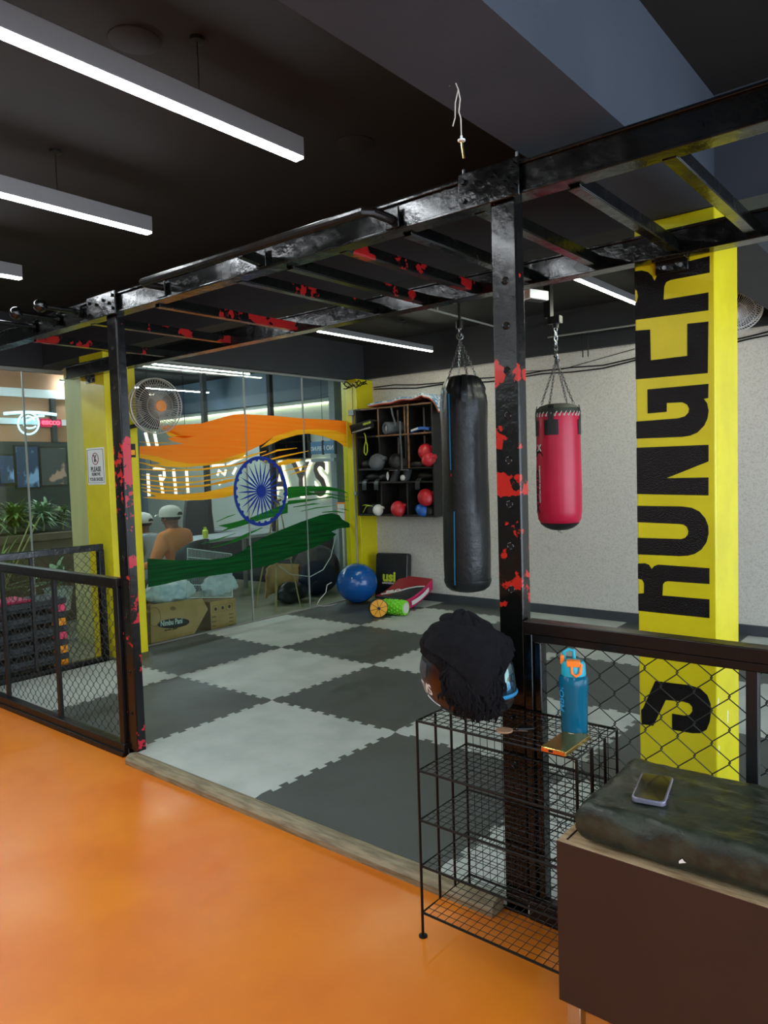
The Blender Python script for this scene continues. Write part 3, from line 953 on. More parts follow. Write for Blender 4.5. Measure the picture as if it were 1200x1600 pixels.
film('saffron_stroke', [[(172, 385), (300, 378), (380, 372), (430, 358), (500, 338), (550, 326), (600, 323), (760, 332), (900, 345), (1040, 352), (1150, 360), (1165, 375), (1165, 430), (1080, 410), (980, 400), (880, 405), (760, 440), (700, 480), (620, 520), (540, 545), (480, 565), (430, 578), (330, 582), (240, 570), (150, 545), (60, 530), (60, 490), (170, 488), (290, 478), (230, 465), (205, 450), (260, 436), (190, 410)]], 'film_saffron', 1)
film('yellow_stroke', [[(760, 440), (880, 405), (980, 400), (1080, 410), (1165, 430), (1165, 500), (1120, 486), (1090, 465), (1020, 440), (940, 425), (880, 432), (800, 455), (740, 482), (690, 500)],
                       [(60, 530), (150, 545), (240, 570), (330, 582), (430, 578), (480, 565), (620, 520), (600, 545), (500, 578), (400, 592), (290, 602), (200, 598), (130, 585), (170, 580), (110, 562), (60, 552)],
                       [(70, 722), (170, 735), (280, 742), (400, 730), (480, 712), (560, 692), (548, 745), (500, 758), (400, 770), (290, 773), (170, 768), (75, 758), (150, 752)],
                       [(172, 390), (205, 398), (290, 432), (350, 440), (300, 448), (215, 440), (190, 415)]], 'film_yellow', 1)
for pts, w in (([(60, 610), (200, 618), (380, 612), (560, 588), (640, 565)], 5), ([(70, 640), (220, 655), (400, 645), (560, 610)], 4),
               ([(64, 662), (200, 678), (330, 680), (560, 648)], 5), ([(70, 690), (230, 706), (400, 696), (560, 668)], 6),
               ([(68, 706), (190, 722), (320, 724)], 5), ([(430, 690), (500, 676), (560, 660)], 9), ([(690, 545), (780, 512), (880, 500)], 5),
               ([(700, 570), (800, 545), (940, 515)], 5), ([(760, 590), (830, 572), (900, 562)], 14), ([(800, 622), (880, 604), (960, 588)], 4),
               ([(560, 560), (640, 540), (720, 515)], 6), ([(560, 585), (650, 562), (700, 548)], 7), ([(840, 640), (900, 622), (940, 615)], 4),
               ([(60, 575), (120, 590), (220, 612)], 5), ([(60, 468), (150, 474), (240, 470)], 3)):
    streak('yellow_streak', pts, w, 'film_yellow', 1)
film('green_stroke', [[(100, 1075), (260, 1085), (420, 1082), (520, 1070), (590, 1040), (650, 995), (720, 960), (800, 925), (900, 885), (1000, 850), (1060, 838), (1100, 850), (1115, 872), (1178, 890), (1172, 912), (1100, 918), (1060, 935), (1085, 950), (1040, 985), (1000, 1005), (900, 1045), (750, 1108), (640, 1132), (560, 1148), (440, 1165), (350, 1175), (260, 1192), (200, 1208), (105, 1226)]], 'film_green', 1)
film('green_stroke', [[(470, 905), (560, 885), (640, 862), (740, 822), (832, 785), (832, 838), (740, 862), (640, 890), (560, 915), (480, 936), (520, 915)],
                      [(832, 702), (940, 698), (1040, 700), (1110, 716), (1176, 735), (1110, 728), (1040, 722), (940, 728), (1000, 740), (900, 752), (832, 765)],
                      [(832, 775), (900, 768), (1000, 764), (930, 780), (832, 795)]], 'film_green_light', 1)
for pts, w in (([(900, 745), (1040, 738), (1174, 755)], 4), ([(940, 770), (1060, 755), (1174, 775)], 4), ([(860, 808), (960, 792), (1000, 790)], 4),
               ([(900, 830), (980, 812), (1080, 800)], 3), ([(1010, 835), (1080, 830), (1130, 838)], 4), ([(460, 885), (520, 858), (560, 845)], 3),
               ([(380, 1000), (470, 975), (560, 945)], 4), ([(430, 1020), (560, 985), (640, 950)], 5), ([(540, 985), (620, 950), (700, 915)], 7), ([(1090, 815), (1130, 820), (1160, 826)], 2)):
    streak('green_streak', pts, w, 'film_green_light', 1)
# the blue wheel of 24 spokes
WC, WR = V((FXP + 0.0016, 2.805, 1.262)), 0.348
def wp(a, r, dx=0.0):
    return WC + V((dx, r * math.cos(a), r * math.sin(a)))
rim = MB()
NR = 96
vs = [wp(2 * PI * k / NR, r, d) for d in (0, 0.0006) for r in (WR, WR * 0.905) for k in range(NR)]
fs = []
for k in range(NR):
    q = (k + 1) % NR
    fs += [(k, NR + k, NR + q, q), (2 * NR + k, 2 * NR + q, 3 * NR + q, 3 * NR + k), (k, q, 2 * NR + q, 2 * NR + k), (NR + k, 3 * NR + k, 3 * NR + q, NR + q)]
rim.add(vs, fs)
wheel = obj('wheel_rim', rim, 'film_blue', flag, smooth=False)
for k in range(24):
    a = 2 * PI * (k + 0.5) / 24 + PI / 2
    p = [wp(a - 0.10 + 0.2 * q / 8, WR * 0.91) for q in range(9)]
    p = [wp(a + 0.058 * math.cos(t), WR * 0.91 - WR * 0.055 * math.sin(t)) for t in [PI * q / 8 for q in range(9)]]
    obj('scallop', MB().prism(p, (0.0006, 0, 0)), 'film_blue', wheel, smooth=False)
    a = 2 * PI * k / 24 + PI / 2
    sp = [wp(a + 0.115, WR * 0.17), wp(a + 0.07, WR * 0.45), wp(a, WR * 0.86), wp(a - 0.07, WR * 0.45), wp(a - 0.115, WR * 0.17)]
    obj('spoke', MB().prism(sp, (0.0006, 0, 0)), 'film_blue', wheel, smooth=False)
obj('hub', MB().prism([wp(2 * PI * k / 24, WR * 0.175) for k in range(24)], (0.0007, 0, 0)), 'film_blue', wheel, smooth=False)

# ------------------------------------------------------------------ lobby behind the glass
struct('wall_lobby_back', MB().box(-9.0, -2.08, 5.0, 5.1, ZF, 2.40), 'lobby_panel', 'pale panelled lobby wall with backlit lettering')
struct('trim_10', MB().box(-9.0, -2.08, 4.9, 5.0, 2.40, ZC), 'lobby_blue', 'grey blue bulkhead above the lobby wall')
struct('trim_11', MB().box(-2.08, -1.98, 4.86, 5.1, ZF, 2.6), 'lobby_wall', 'grey upright post at the end of the lobby wall')
struct('wall_lobby_right', MB().box(-1.25, -1.1, YB, 8.5, ZF, ZC), 'lobby_wall', 'grey lobby wall behind the corner column')
struct('wall_lobby_end', MB().box(-1.98, -1.1, 5.6, 5.7, ZF, ZC), 'dark_shop', 'dark recess at the end of the lobby')
struct('wall_lobby_far', MB().box(-6.6, -6.5, 2.9, 5.0, ZF, ZC), 'lobby_blue', 'blue grey wall at the far end of the lobby')
struct('wall_lobby_near', MB().box(-9.0, -8.9, -7.0, 8.5, ZF, ZC), 'lobby_blue', 'outermost wall beyond the lobby')
struct('wall_shop_front', MB().box(-4.4, -4.3, -7.0, 2.9, ZF, 1.9), 'dark_shop', 'dark shop front beyond the left window')
struct('wall_shop_upper', MB().box(-4.4, -4.3, -7.0, 2.9, 1.9, ZC), 'orange_wall', 'dull orange fascia of the shop beyond the left window')
for k, (z0, z1) in enumerate(((2.42, 2.52), (2.10, 2.17))):
    struct('trim_%d' % (12 + k), MB().box(-4.3, -4.27, -7.0, 2.9, z0, z1), 'enamel_white', ('upper', 'lower')[k] + ' white band across the shop fascia')
struct('trim_14', MB().box(-4.3, -4.25, 2.3, 2.36, 1.9, 2.42), 'dark_shop', 'dark mullion on the shop fascia')
# strip light added along the lobby wall to brighten it, and lobby ceiling lights
t = thing('added_strip_light', 'warm strip light added to brighten the top of the pale lobby wall', 'light', (-3.5, 4.97, 2.37), None)
obj('strip', MB().box(-6.4, -2.12, 4.975, 4.995, 2.365, 2.385), 'cove', t, smooth=False)
obj('lip', MB().box(-6.4, -2.1, 4.955, 4.97, 2.35, 2.40), 'lobby_panel', t, smooth=False)
for (x, y0, y1, lb) in ((-2.3, 2.0, 3.75, 'linear lobby light just behind the top of the glass partition'), (-4.2, 2.4, 4.6, 'linear lobby light deeper behind the glass partition'),
                        (-3.2, -0.6, 1.6, 'added thin linear light beyond the left window'), (-2.6, -2.6, 0.2, 'added linear light close beyond the left window, nearer than the thin one')):  # these two lamps are added to brighten the shop area
    lamp(x, y0, y1, 2.62, lb, 'led_lobby', 0.009)
# steel uprights in the lobby
for (x, y, lb) in ((-3.2, 3.75, 'slim dark upright left of the lobby lettering'), (-2.9, 4.6, 'slim dark upright holding the screen in the lobby')):
    struct('trim_%d' % (15 if x < -3 else 16), MB().box(x - 0.03, x + 0.03, y - 0.03, y + 0.03, ZF, ZC), 'beam_dark', lb)

# backlit letters
sg = thing('wall_sign', 'large dark backlit letters glowing on the pale lobby wall', 'sign', (-2.6, 4.98, 1.1))
for body, x, z, s in (('S', -2.50, 1.12, 0.66), ('Y', -2.90, 1.12, 0.66), ('A', -3.34, 1.12, 0.66)):
    obj('halo', text(body, (x, 4.985, z), (1, 0, 0), (0, 0, 1), s, 0.01, 0.032, sx=0.8), 'neon_white', sg, smooth=False)
    obj('letter', text(body, (x, 4.955, z), (1, 0, 0), (0, 0, 1), s, 0.02, 0.008, sx=0.8), 'halo_face', sg, smooth=False)
# neon strokes nearer the window
ns = thing('neon_sign', 'white neon strokes glowing behind the painted flag, above the seated person', 'sign', (-3.0, 3.2, 1.2))
def ntube(pts, r=0.014, m='neon_soft', x=-3.0, par=None):
    return obj('tube', MB().tube([at(a, b, 'x', x) for a, b in pts], r, 8), m, par or ns)
for pts in ([(231, 740), (233, 775)], [(240, 733), (256, 733), (257, 745), (252, 752)], [(250, 742), (255, 775)], [(271, 733), (275, 772)], [(291, 733), (294, 770)], [(241, 675), (246, 700)], [(227, 676), (233, 698)]):
    ntube(pts, 0.018)
for pts in ([(340, 743), (342, 735), (351, 742), (353, 734)], [(364, 741), (369, 731)], [(342, 757), (348, 752)], [(332, 728), (350, 727)], [(355, 727), (385, 712)]):
    ntube(pts, 0.016)
for k_ in (0, 1):
    q_ = at((236, 292)[k_], 733, 'x', -3.0)
    obj('hanger', MB().tube([q_, V((-3.0, q_.y, ZC))], 0.003, 5), 'wire_black', ns)
# dark screen on the lobby wall
t = thing('wall_screen', 'dark screen on the lobby wall above the backlit letters', 'screen', (-3.0, 4.93, 1.62))
obj('panel', MB().box(-3.55, -2.56, 4.94, 4.99, 1.62, 2.08), 'dark_shop', t, bevel=0.004)
obj('glass_front', MB().box(-3.53, -2.58, 4.934, 4.94, 1.64, 2.06), 'phone_glass', t, smooth=False)
# no-refund boards hanging in the lobby, backs to us so the words read mirrored
t = thing('hanging_sign', 'small blue no refund boards hanging near the corner column, lettering mirrored', 'sign', (-1.86, 4.5, 1.65))
for (x0, x1) in ((-2.07, -1.87), (-1.85, -1.66)):
    obj('board', MB().box(x0, x1, 4.495, 4.505, 1.655, 1.81), 'sign_blue', t, smooth=False)
for x in (-2.08, -1.86, -1.65):
    obj('frame_strip', MB().box(x - 0.012, x + 0.012, 4.49, 4.51, 1.645, 1.82), 'black_print', t, smooth=False)
obj('lettering', text('NO R', (-1.68, 4.4945, 1.70), (-1, 0, 0), (0, 0, 1), 0.08, 0.001, 0.001, sx=0.95), 'white_print', t, smooth=False)
obj('lettering', text('EFUND', (-1.885, 4.4945, 1.70), (-1, 0, 0), (0, 0, 1), 0.07, 0.001, 0.001, sx=0.85), 'white_print', t, smooth=False)
obj('hanger', MB().tube([(-1.86, 4.5, 1.82), (-1.86, 4.5, ZC)], 0.003, 5), 'wire_black', t)
obj('ledge', MB().box(-2.1, -1.7, 4.52, 4.62, 1.56, 1.6), 'lobby_wall', t, smooth=False)
# neon sign of the shop on the left
ns2 = thing('neon_sign', 'cyan looped neon sign with a red word, beyond the left window', 'sign', (-4.2, 1.9, 2.0))
def c2(pts):
    return [(x / 10, 630 + y / 10) for x, y in pts]
arc = [(60 + 820 * k / 16, 165 - 30 * math.sin(PI * k / 16) + 15 * k / 16) for k in range(17)]
obj('bow_tube', MB().tube([at(a, b, 'x', -4.24) for a, b in c2(arc)], 0.018, 8), 'neon_cyan', ns2)
circ = [(445 + 162 * math.cos(t), 318 + 168 * math.sin(t)) for t in [2 * PI * k / 28 for k in range(28)]]
obj('ring_tube', MB().tube([at(a, b, 'x', -4.24) for a, b in c2(circ)], 0.011, 8, closed=True), 'neon_cyan', ns2)
lp = [(540, 275), (520, 225), (440, 198), (370, 225), (350, 265), (380, 295), (450, 270), (530, 225), (610, 200), (690, 200)]
obj('loop_tube', MB().tube([at(a, b, 'x', -4.225) for a, b in c2(lp)], 0.011, 8), 'neon_cyan', ns2)
lp = [(470, 245), (410, 290), (375, 345), (400, 380), (450, 393), (520, 385), (560, 360)]
obj('loop_tube', MB().tube([at(a, b, 'x', -4.225) for a, b in c2(lp)], 0.011, 8), 'neon_cyan', ns2)
p = at(65, 663, 'x', -4.24)
obj('red_word', text('escco', p, (0, 1, 0), (0, 0, 1), 0.1, 0.012, 0.002), 'neon_red', ns2, smooth=False)
obj('red_panel', MB().box(-4.27, -4.262, p.y - 0.02, p.y + 0.26, p.z - 0.03, p.z + 0.07), 'pad_pink', ns2, smooth=False)
# posters in the shop front
for k, (x0, x1, y0, y1, m, lb) in enumerate(((2, 20, 712, 755, 'poster_a', 'blue and white figure poster at the far left of the shop front'), (28, 58, 698, 762, 'poster_a', 'poster with a blue-clad figure beside the glass joint'),
                                             (66, 102, 700, 758, 'poster_b', 'framed pale figure poster right of the glass joint'))):
    p, q = at(x0, y1, 'x', -4.28), at(x1, y0, 'x', -4.28)
    t = thing('poster', lb, 'poster', (-4.28, p.y, p.z), 'shop front posters')
    obj('print', MB().box(-4.285, -4.278, p.y, q.y, p.z, q.z), m, t, smooth=False)
    obj('frame', MB().box(-4.295, -4.285, p.y - 0.02, q.y + 0.02, p.z - 0.02, q.z + 0.02), 'black_print', t, smooth=False)

# ------------------------------------------------------------------ things in the lobby
def body_mesh(name, joints, edges, radii, levels=2):
    """one continuous figure grown from a jointed skeleton"""
    me = bpy.data.meshes.new(name)
    me.from_pydata([V(p) for p in joints], edges, [])
    o = bpy.data.objects.new(name, me)
    COL.objects.link(o)
    sk = o.modifiers.new('skin', 'SKIN')
    for i, d in enumerate(me.skin_vertices[0].data):
        r = radii[i]
        d.radius = r if isinstance(r, tuple) else (r, r)
        d.use_root = (i == 0)
    sb = o.modifiers.new('sub', 'SUBSURF')
    sb.levels = sb.render_levels = levels
    dg = bpy.context.evaluated_depsgraph_get()
    out = bpy.data.meshes.new_from_object(o.evaluated_get(dg))
    mb = MB()
    mb.add([p.co.copy() for p in out.vertices], [tuple(p.vertices) for p in out.polygons])
    bpy.data.objects.remove(o)
    return mb

def seated(loc, ang, label, shirt, extra_head=(0, 0)):
    """seated person leaning on a table; faces local +x, hips at the origin of loc"""
    t = thing('person', label, 'person', loc)
    J = [(0, 0, 0.10), (0.02, 0, 0.26), (0.05, 0, 0.44), (0.075, 0, 0.57), (0.10, 0, 0.63),           # pelvis .. neck base
         (0.115, 0, 0.67), (0.125, 0, 0.735), (0.125, 0, 0.80),                                       # neck, head
         (0.07, 0.18, 0.555), (0.16, 0.25, 0.31), (0.36, 0.14, 0.27), (0.43, 0.11, 0.28),               # left arm
         (0.07, -0.18, 0.555), (0.16, -0.25, 0.31), (0.36, -0.14, 0.27), (0.43, -0.11, 0.28),           # right arm
         (0.03, 0.10, 0.08), (0.42, 0.13, 0.08), (0.42, 0.13, -0.30), (0.55, 0.14, -0.36),              # left leg
         (0.03, -0.10, 0.08), (0.42, -0.13, 0.08), (0.42, -0.13, -0.30), (0.55, -0.14, -0.36)]
    E_ = [(0, 1), (1, 2), (2, 3), (3, 4), (4, 5), (5, 6), (6, 7), (3, 8), (8, 9), (9, 10), (10, 11), (3, 12), (12, 13), (13, 14), (14, 15),
          (0, 16), (16, 17), (17, 18), (18, 19), (0, 20), (20, 21), (21, 22), (22, 23)]
    Rr = [(0.15, 0.12), (0.15, 0.115), (0.16, 0.12), (0.14, 0.11), 0.08, 0.06, (0.085, 0.095), (0.075, 0.085),
          0.085, 0.055, 0.036, 0.03, 0.085, 0.055, 0.036, 0.03, 0.09, 0.065, 0.05, 0.045, 0.09, 0.065, 0.05, 0.045]
    b = body_mesh('p', J, E_, Rr)
    cents = [sum((b.v[i] for i in f), V((0, 0, 0))) / len(f) for f in b.f]
    def region(c):
        if c.z > 0.652:
            return 1
        if c.x > 0.33 and c.z > 0.2:
            return 1
        if c.z < 0.14:
            return 2
        return 0
    b.m = [region(c) for c in cents]
    # face: nose, ears, eyes, mouth; five fingers on each hand
    b.sphere((0.222, 0, 0.735), 0.016, (1.1, 0.8, 1.3), 8, 6, 1)
    for s in (1, -1):
        b.sphere((0.12, 0.088 * s, 0.735), 0.022, (0.7, 0.4, 1.2), 8, 6, 1)
        b.sphere((0.205, 0.032 * s, 0.758), 0.009, (0.6, 1, 0.7), 8, 6, 2)
        hx, hy, hz = 0.44, 0.10 * s, 0.28
        for k in range(4):
            y = hy + (k - 1.5) * 0.018
            b.tube([(hx, y, hz), (hx + 0.045, y, hz + 0.008), (hx + 0.08 - 0.008 * abs(k - 1), y, hz - 0.012)], [0.0095, 0.009, 0.007], 6, mi=1)
        b.tube([(hx - 0.02, hy - 0.03 * s, hz), (hx + 0.02, hy - 0.055 * s, hz), (hx + 0.045, hy - 0.055 * s, hz - 0.008)], [0.011, 0.01, 0.008], 6, mi=1)
    b.tube([(0.212, -0.02, 0.70), (0.217, 0, 0.699), (0.212, 0.02, 0.70)], 0.004, 5, mi=2)
    M = Matrix.Translation(V(loc)) @ Matrix.Rotation(ang, 4, 'Z')
    obj('body', b.xf(M), [shirt, 'skin_brown', 'trouser'], t, ang=80)
    hr = MB().sphere((0.11, 0, 0.76), 0.098, (1.0, 0.92, 1.0), 18, 12)
    hr.v = [p if p.z > 0.738 else V((p.x * 0.9 + 0.012, p.y * 0.9, 0.738 - (0.738 - p.z) * 0.1)) for p in hr.v]
    obj('hair', hr.xf(M), 'hair', t)
    cp = MB()
    prof = [(0.112, 0.768), (0.114, 0.80), (0.104, 0.838), (0.08, 0.866), (0.04, 0.882), (0.0, 0.886)]
    cp.lathe(prof, (0.122, 0, 0), n=24, sx=1.05, sy=0.95)
    cap = obj('cap', cp.xf(M), 'cap_white', t)
    f = lambda u, v: V((0.20 + 0.075 * v * math.sin(PI * (0.12 + 0.76 * u)) + 0.02, (u - 0.5) * 0.17, 0.785 - 0.018 * v + 0.014 * math.sin(PI * u)))
    obj('brim', MB().sheet(f, 10, 5, 0.004).xf(M), 'cap_white', cap)
    obj('cap_opening', MB().prism([(0.0045, 0.04 * math.cos(a), 0.785 + 0.032 * math.sin(a)) for a in [PI * k / 10 for k in range(11)]], (-0.004, 0, 0)).xf(M), 'hair', cap)
    return t
hp = at(268, 802, 'x', -1.95)
DIR = math.atan2(-0.30, -0.95)
seated((hp.x + 0.12, hp.y + 0.02, hp.z - 0.80), DIR, 'person in an orange shirt and white cap seated in the lobby, seen from behind', 'shirt_orange')
h2 = at(228, 812, 'x', -2.75)
seated((h2.x + 0.1, h2.y, h2.z - 0.80), DIR, 'person in a pale cap half hidden by the signed column, across the lobby table', 'shirt_grey')
# chair of the person in orange: shell back, seat, legs
cx, cy, cz = hp.x + 0.16, hp.y + 0.03, hp.z - 0.80
t = thing('lobby_chair', 'black shell chair with a curved back, under the person in orange', 'chair', (cx, cy, ZF))
M = Matrix.Translation(V((cx, cy, 0))) @ Matrix.Rotation(DIR, 4, 'Z')
f = lambda u, v: V((-0.16 + 0.14 * (2 * u - 1) ** 2 - 0.06 * v, (u - 0.5) * 0.56 * (1 - 0.12 * v ** 3), cz + 0.02 + v * (0.52 - 0.10 * abs(2 * u - 1) ** 3)))
obj('backrest', MB().sheet(f, 16, 12, 0.018).xf(M), 'chair_black', t)
f = lambda u, v: V((-0.1 + 0.48 * v, (u - 0.5) * 0.5, cz - 0.0 + 0.03 * (2 * u - 1) ** 2 - 0.02 * v * v))
obj('seat', MB().sheet(f, 12, 8, 0.02).xf(M), 'chair_black', t)
for sx in (-0.05, 0.33):
    for sy in (-0.2, 0.2):
        obj('leg', MB().tube([(sx, sy, cz - 0.015), (sx + (0.05 if sx > 0 else -0.05), sy * 1.15, ZF)], 0.012, 8).xf(M), 'steel', t)
# table in front of the people
tp = at(330, 838, 'x', -2.75)
t = thing('lobby_table', 'grey lobby table in front of the seated people', 'table', (-2.75, 3.0, ZF))
obj('top', MB().box(-3.05, -2.4, 2.98, 4.2, 0.66, 0.70), 'lobby_wall', t, bevel=0.004)
for x in (-3.0, -2.45):
    for y in (3.03, 4.14):
        obj('leg', MB().box(x - 0.02, x + 0.02, y - 0.02, y + 0.02, ZF, 0.66), 'conduit', t)
p = at(321, 840, 'x', -2.6)
mb = MB().lathe([(0.0, 0), (0.03, 0), (0.035, 0.05), (0.033, 0.09), (0.02, 0.1), (0.018, 0.13), (0, 0.132)], (-2.6, max(p.y, 3.05), 0.70), n=16)
tag(obj('juice_bottle', mb, 'lime'), 'small yellow bottle on the lobby table', 'bottle')
p = at(335, 810, 'x', -2.9)
t = thing('office_chair', 'grey office chair back beyond the lobby table', 'chair', (-3.35, p.y + 0.1, ZF))
f = lambda u, v: V((-3.42 + 0.08 * (2 * u - 1) ** 2, p.y + 0.1 + (u - 0.5) * 0.46 * (1 - 0.25 * v * v), 0.62 + 0.5 * v))
obj('backrest', MB().sheet(f, 10, 10, 0.03), 'base_grey', t)
obj('seat', MB().lathe([(0.0, 0.42), (0.22, 0.42), (0.24, 0.45), (0.22, 0.49), (0, 0.5)], (-3.45, p.y + 0.1, 0), n=20), 'base_grey', t)
obj('stem', MB().cyl((-3.45, p.y + 0.1, 0.05), (-3.45, p.y + 0.1, 0.43), 0.025, 10), 'steel', t)
for k in range(5):
    a = 2 * PI * k / 5
    obj('foot', MB().bar((-3.45, p.y + 0.1, 0.06), (-3.45 + 0.25 * math.cos(a), p.y + 0.1 + 0.25 * math.sin(a), ZF + 0.02), 0.04, 0.03), 'black_metal', t)

# cardboard boxes behind the glass
y0, y1 = 1.50, 2.13
t = thing('cardboard_box', 'large cardboard carton with a dark oval brand print, behind the glass', 'box', (-1.3, 1.8, ZF))
q = [at(x, y, 'x', -1.13) for x, y in ((235, 945), (296, 937), (316, 935), (325, 952), (304, 990), (250, 1006), (236, 1008))]
q = [V((-1.13, p_.y, max(p_.z, ZF + 0.002))) for p_ in q]
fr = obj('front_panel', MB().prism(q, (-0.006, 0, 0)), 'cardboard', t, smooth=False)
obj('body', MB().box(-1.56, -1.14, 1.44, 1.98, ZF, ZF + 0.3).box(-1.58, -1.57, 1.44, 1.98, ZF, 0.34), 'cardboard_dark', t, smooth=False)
def oval(cx_, cy_, rx, ry, rot=0.0, n=28):
    return [(cx_ + rx * math.cos(a) * math.cos(rot) - ry * math.sin(a) * math.sin(rot), cy_ + rx * math.cos(a) * math.sin(rot) + ry * math.sin(a) * math.cos(rot)) for a in [2 * PI * k / n for k in range(n)]]
bx = lambda pts, x: [at(220 + a / 6.667, 840 + b_ / 6.667, 'x', x) for a, b_ in pts]
obj('brand_oval', MB().prism(bx(oval(340, 892, 168, 50, -0.1), -1.1295), (0.0008, 0, 0)), 'black_print', fr, smooth=False)
p0, p1 = bx([(205, 925), (440, 888)], -1.128)
u = (p1 - p0).normalized()
obj('lettering', text('Nimbu Pani', p0, u, (0, -u.z, u.y), 0.068, 0.0008, 0.0012, sx=0.72), 'paper_white', fr, smooth=False)
p0, p1 = bx([(245, 975), (405, 945)], -1.1287)
u = (p1 - p0).normalized()
obj('lettering', text('nimbu pani', p0, u, (0, -u.z, u.y), 0.022, 0.0008, 0.0008, sx=1.4), 'black_print', fr, smooth=False)
ring_pts = bx(oval(140, 825, 66, 100), -1.129)
obj('emblem', MB().tube(ring_pts, 0.0022, 4, closed=True), 'cardboard_dark', fr)
obj('emblem', MB().prism(bx(oval(335, 738, 30, 20), -1.1292), (0.0006, 0, 0)), 'cardboard_dark', fr, smooth=False)
# second carton
t = thing('cardboard_box', 'smaller carton with handling symbols, right of the oval-print carton', 'box', (-1.3, 2.35, ZF))
q = [at(x, y, 'x', -1.17) for x, y in ((328, 941), (367, 934), (368, 978), (329, 987))]
q = [V((-1.17, p_.y, max(p_.z, ZF + 0.002))) for p_ in q]
yb0, yb1 = q[0].y, q[1].y
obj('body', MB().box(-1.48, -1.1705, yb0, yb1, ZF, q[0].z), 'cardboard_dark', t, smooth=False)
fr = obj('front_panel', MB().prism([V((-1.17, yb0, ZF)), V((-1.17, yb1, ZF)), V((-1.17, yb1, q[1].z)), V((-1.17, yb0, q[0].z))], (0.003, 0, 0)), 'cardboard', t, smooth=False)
for (a, b_) in ((780, 745), (853, 730), (922, 718)):
    sq = bx([(a - 27, b_ - 32), (a + 27, b_ - 38), (a + 27, b_ + 32), (a - 27, b_ + 38)], -1.1655)
    obj('handling_mark', MB().tube(sq, 0.0016, 4, closed=True), 'black_print', fr)
    obj('handling_mark', MB().prism(bx(oval(a, b_, 13, 18), -1.1665), (0.0006, 0, 0)), 'black_print', fr, smooth=False)
for k, (a, b_) in enumerate(((740, 832), (740, 880), (740, 925), (920, 800), (920, 838), (920, 875), (920, 915))):
    obj('print_line', MB().prism(bx([(a, b_ - 8), (a + 46, b_ - 14), (a + 46, b_ - 2), (a, b_ + 6)], -1.1665), (0.0006, 0, 0)), 'cardboard_dark', fr, smooth=False)
# crumpled plastic bags on the cartons
c = at(268, 925, 'x', -1.35)
mb = MB().sphere((-1.38, c.y, c.z), 0.2, (0.7, 1.35, 0.62), 40, 26)
mb.v = [p_ + (p_ - V((-1.38, c.y, c.z))).normalized() * (0.05 * fbm(p_, 7.0) + 0.025 * fbm(p_, 19.0)) for p_ in mb.v]
mb.v = [V((p_.x, p_.y, max(p_.z, 0.24))) for p_ in mb.v]
tag(obj('plastic_bag', mb, 'poly_white', ang=60), 'crumpled white plastic bag heaped on the oval-print carton', 'bag')
c = at(345, 910, 'x', -1.4)
mb = MB().sphere((-1.42, c.y, c.z), 0.15, (0.7, 1.3, 0.8), 34, 22)
mb.v = [p_ + (p_ - V((-1.42, c.y, c.z))).normalized() * (0.05 * fbm(p_, 8.0) + 0.025 * fbm(p_, 19.0)) for p_ in mb.v]
mb.v = [V((p_.x, p_.y, max(p_.z, 0.245))) for p_ in mb.v]
tag(obj('plastic_bag', mb, 'poly_white', ang=60), 'clear plastic wrapping behind the white wire rack, on the smaller carton', 'bag')
# white wire rack leaning on the cartons
t = thing('wire_rack', 'white enamel wire rack leaning on the cartons behind the glass', 'rack', (-1.2, 2.3, 0.25))
bl, br_, tr_, tl = [at(x, y, 'x', -1.19) for x, y in ((292, 934), (363, 933), (368, 866), (299, 857))]
for p_, dx in ((tl, -0.06), (tr_, -0.06)):
    p_.x += dx
obj('frame', MB().tube([bl, br_, tr_, tl], 0.005, 6, closed=True), 'enamel_white', t)
w = MB()
for k in range(1, 34):
    w.tube([bl.lerp(br_, k / 34), (tl.lerp(tr_, k / 34))], 0.0018, 4)
obj('wires', w, 'enamel_white', t)
for v in (0.26, 0.5, 0.82):
    obj('cross_bar', MB().tube([bl.lerp(tl, v) + V((0.004, 0, 0)), br_.lerp(tr_, v) + V((0.004, 0, 0))], 0.004, 6), 'enamel_white', t)
# easel with slim legs
t = thing('easel', 'slim wooden tripod easel standing behind the glass', 'easel', (-1.4, 3.3, ZF))
apx = at(446, 800, 'x', -1.45)
for q in ((428, 957), (467, 952), (414, 945)):
    f_ = at(q[0], q[1], 'z', ZF)
    f_.x = -1.32 if q[0] != 414 else -1.75
    f_.y = {428: 3.14, 467: 3.50, 414: 3.22}[q[0]]
    obj('leg', MB().bar(f_, V((-1.45, 3.34, 1.15)) + (f_ - V((-1.45, 3.34, 0))) * 0.04, 0.018, 0.012), 'easel_wood', t)
obj('ledge', MB().box(-1.42, -1.38, 3.2, 3.46, 0.5, 0.52), 'easel_wood', t)
obj('hinge', MB().cyl((-1.45, 3.29, 1.14), (-1.45, 3.39, 1.14), 0.012, 8), 'steel', t)
# torn cardboard packet and dark bag on the floor behind the easel
c = at(440, 915, 'x', -1.75)
mb = MB()
f = lambda u, v: V((-1.75 - 0.1 * math.sin(PI * u) + 0.02 * fbm((u * 3, v * 3, 0), 2), c.y + (u - 0.5) * 0.5 + 0.04 * v, 0.06 + v * 0.34 - 0.07 * abs(u - 0.4)))
mb.sheet(f, 12, 10, 0.01)
tag(obj('cardboard_packet', mb, 'cardboard', ang=50), 'torn brown cardboard packet behind the easel legs', 'packaging')
mb = MB().sphere((-1.6, c.y + 0.02, 0.08), 0.16, (0.7, 1.5, 0.75), 30, 20)
mb.v = [p_ + (p_ - V((-1.6, c.y, 0.08))).normalized() * 0.04 * fbm(p_, 8.0) for p_ in mb.v]
mb.v = [V((p_.x, p_.y, max(p_.z, ZF))) for p_ in mb.v]
tag(obj('black_sack', mb, 'leather_black', ang=60), 'black plastic sack on the floor under the torn packet', 'sack')
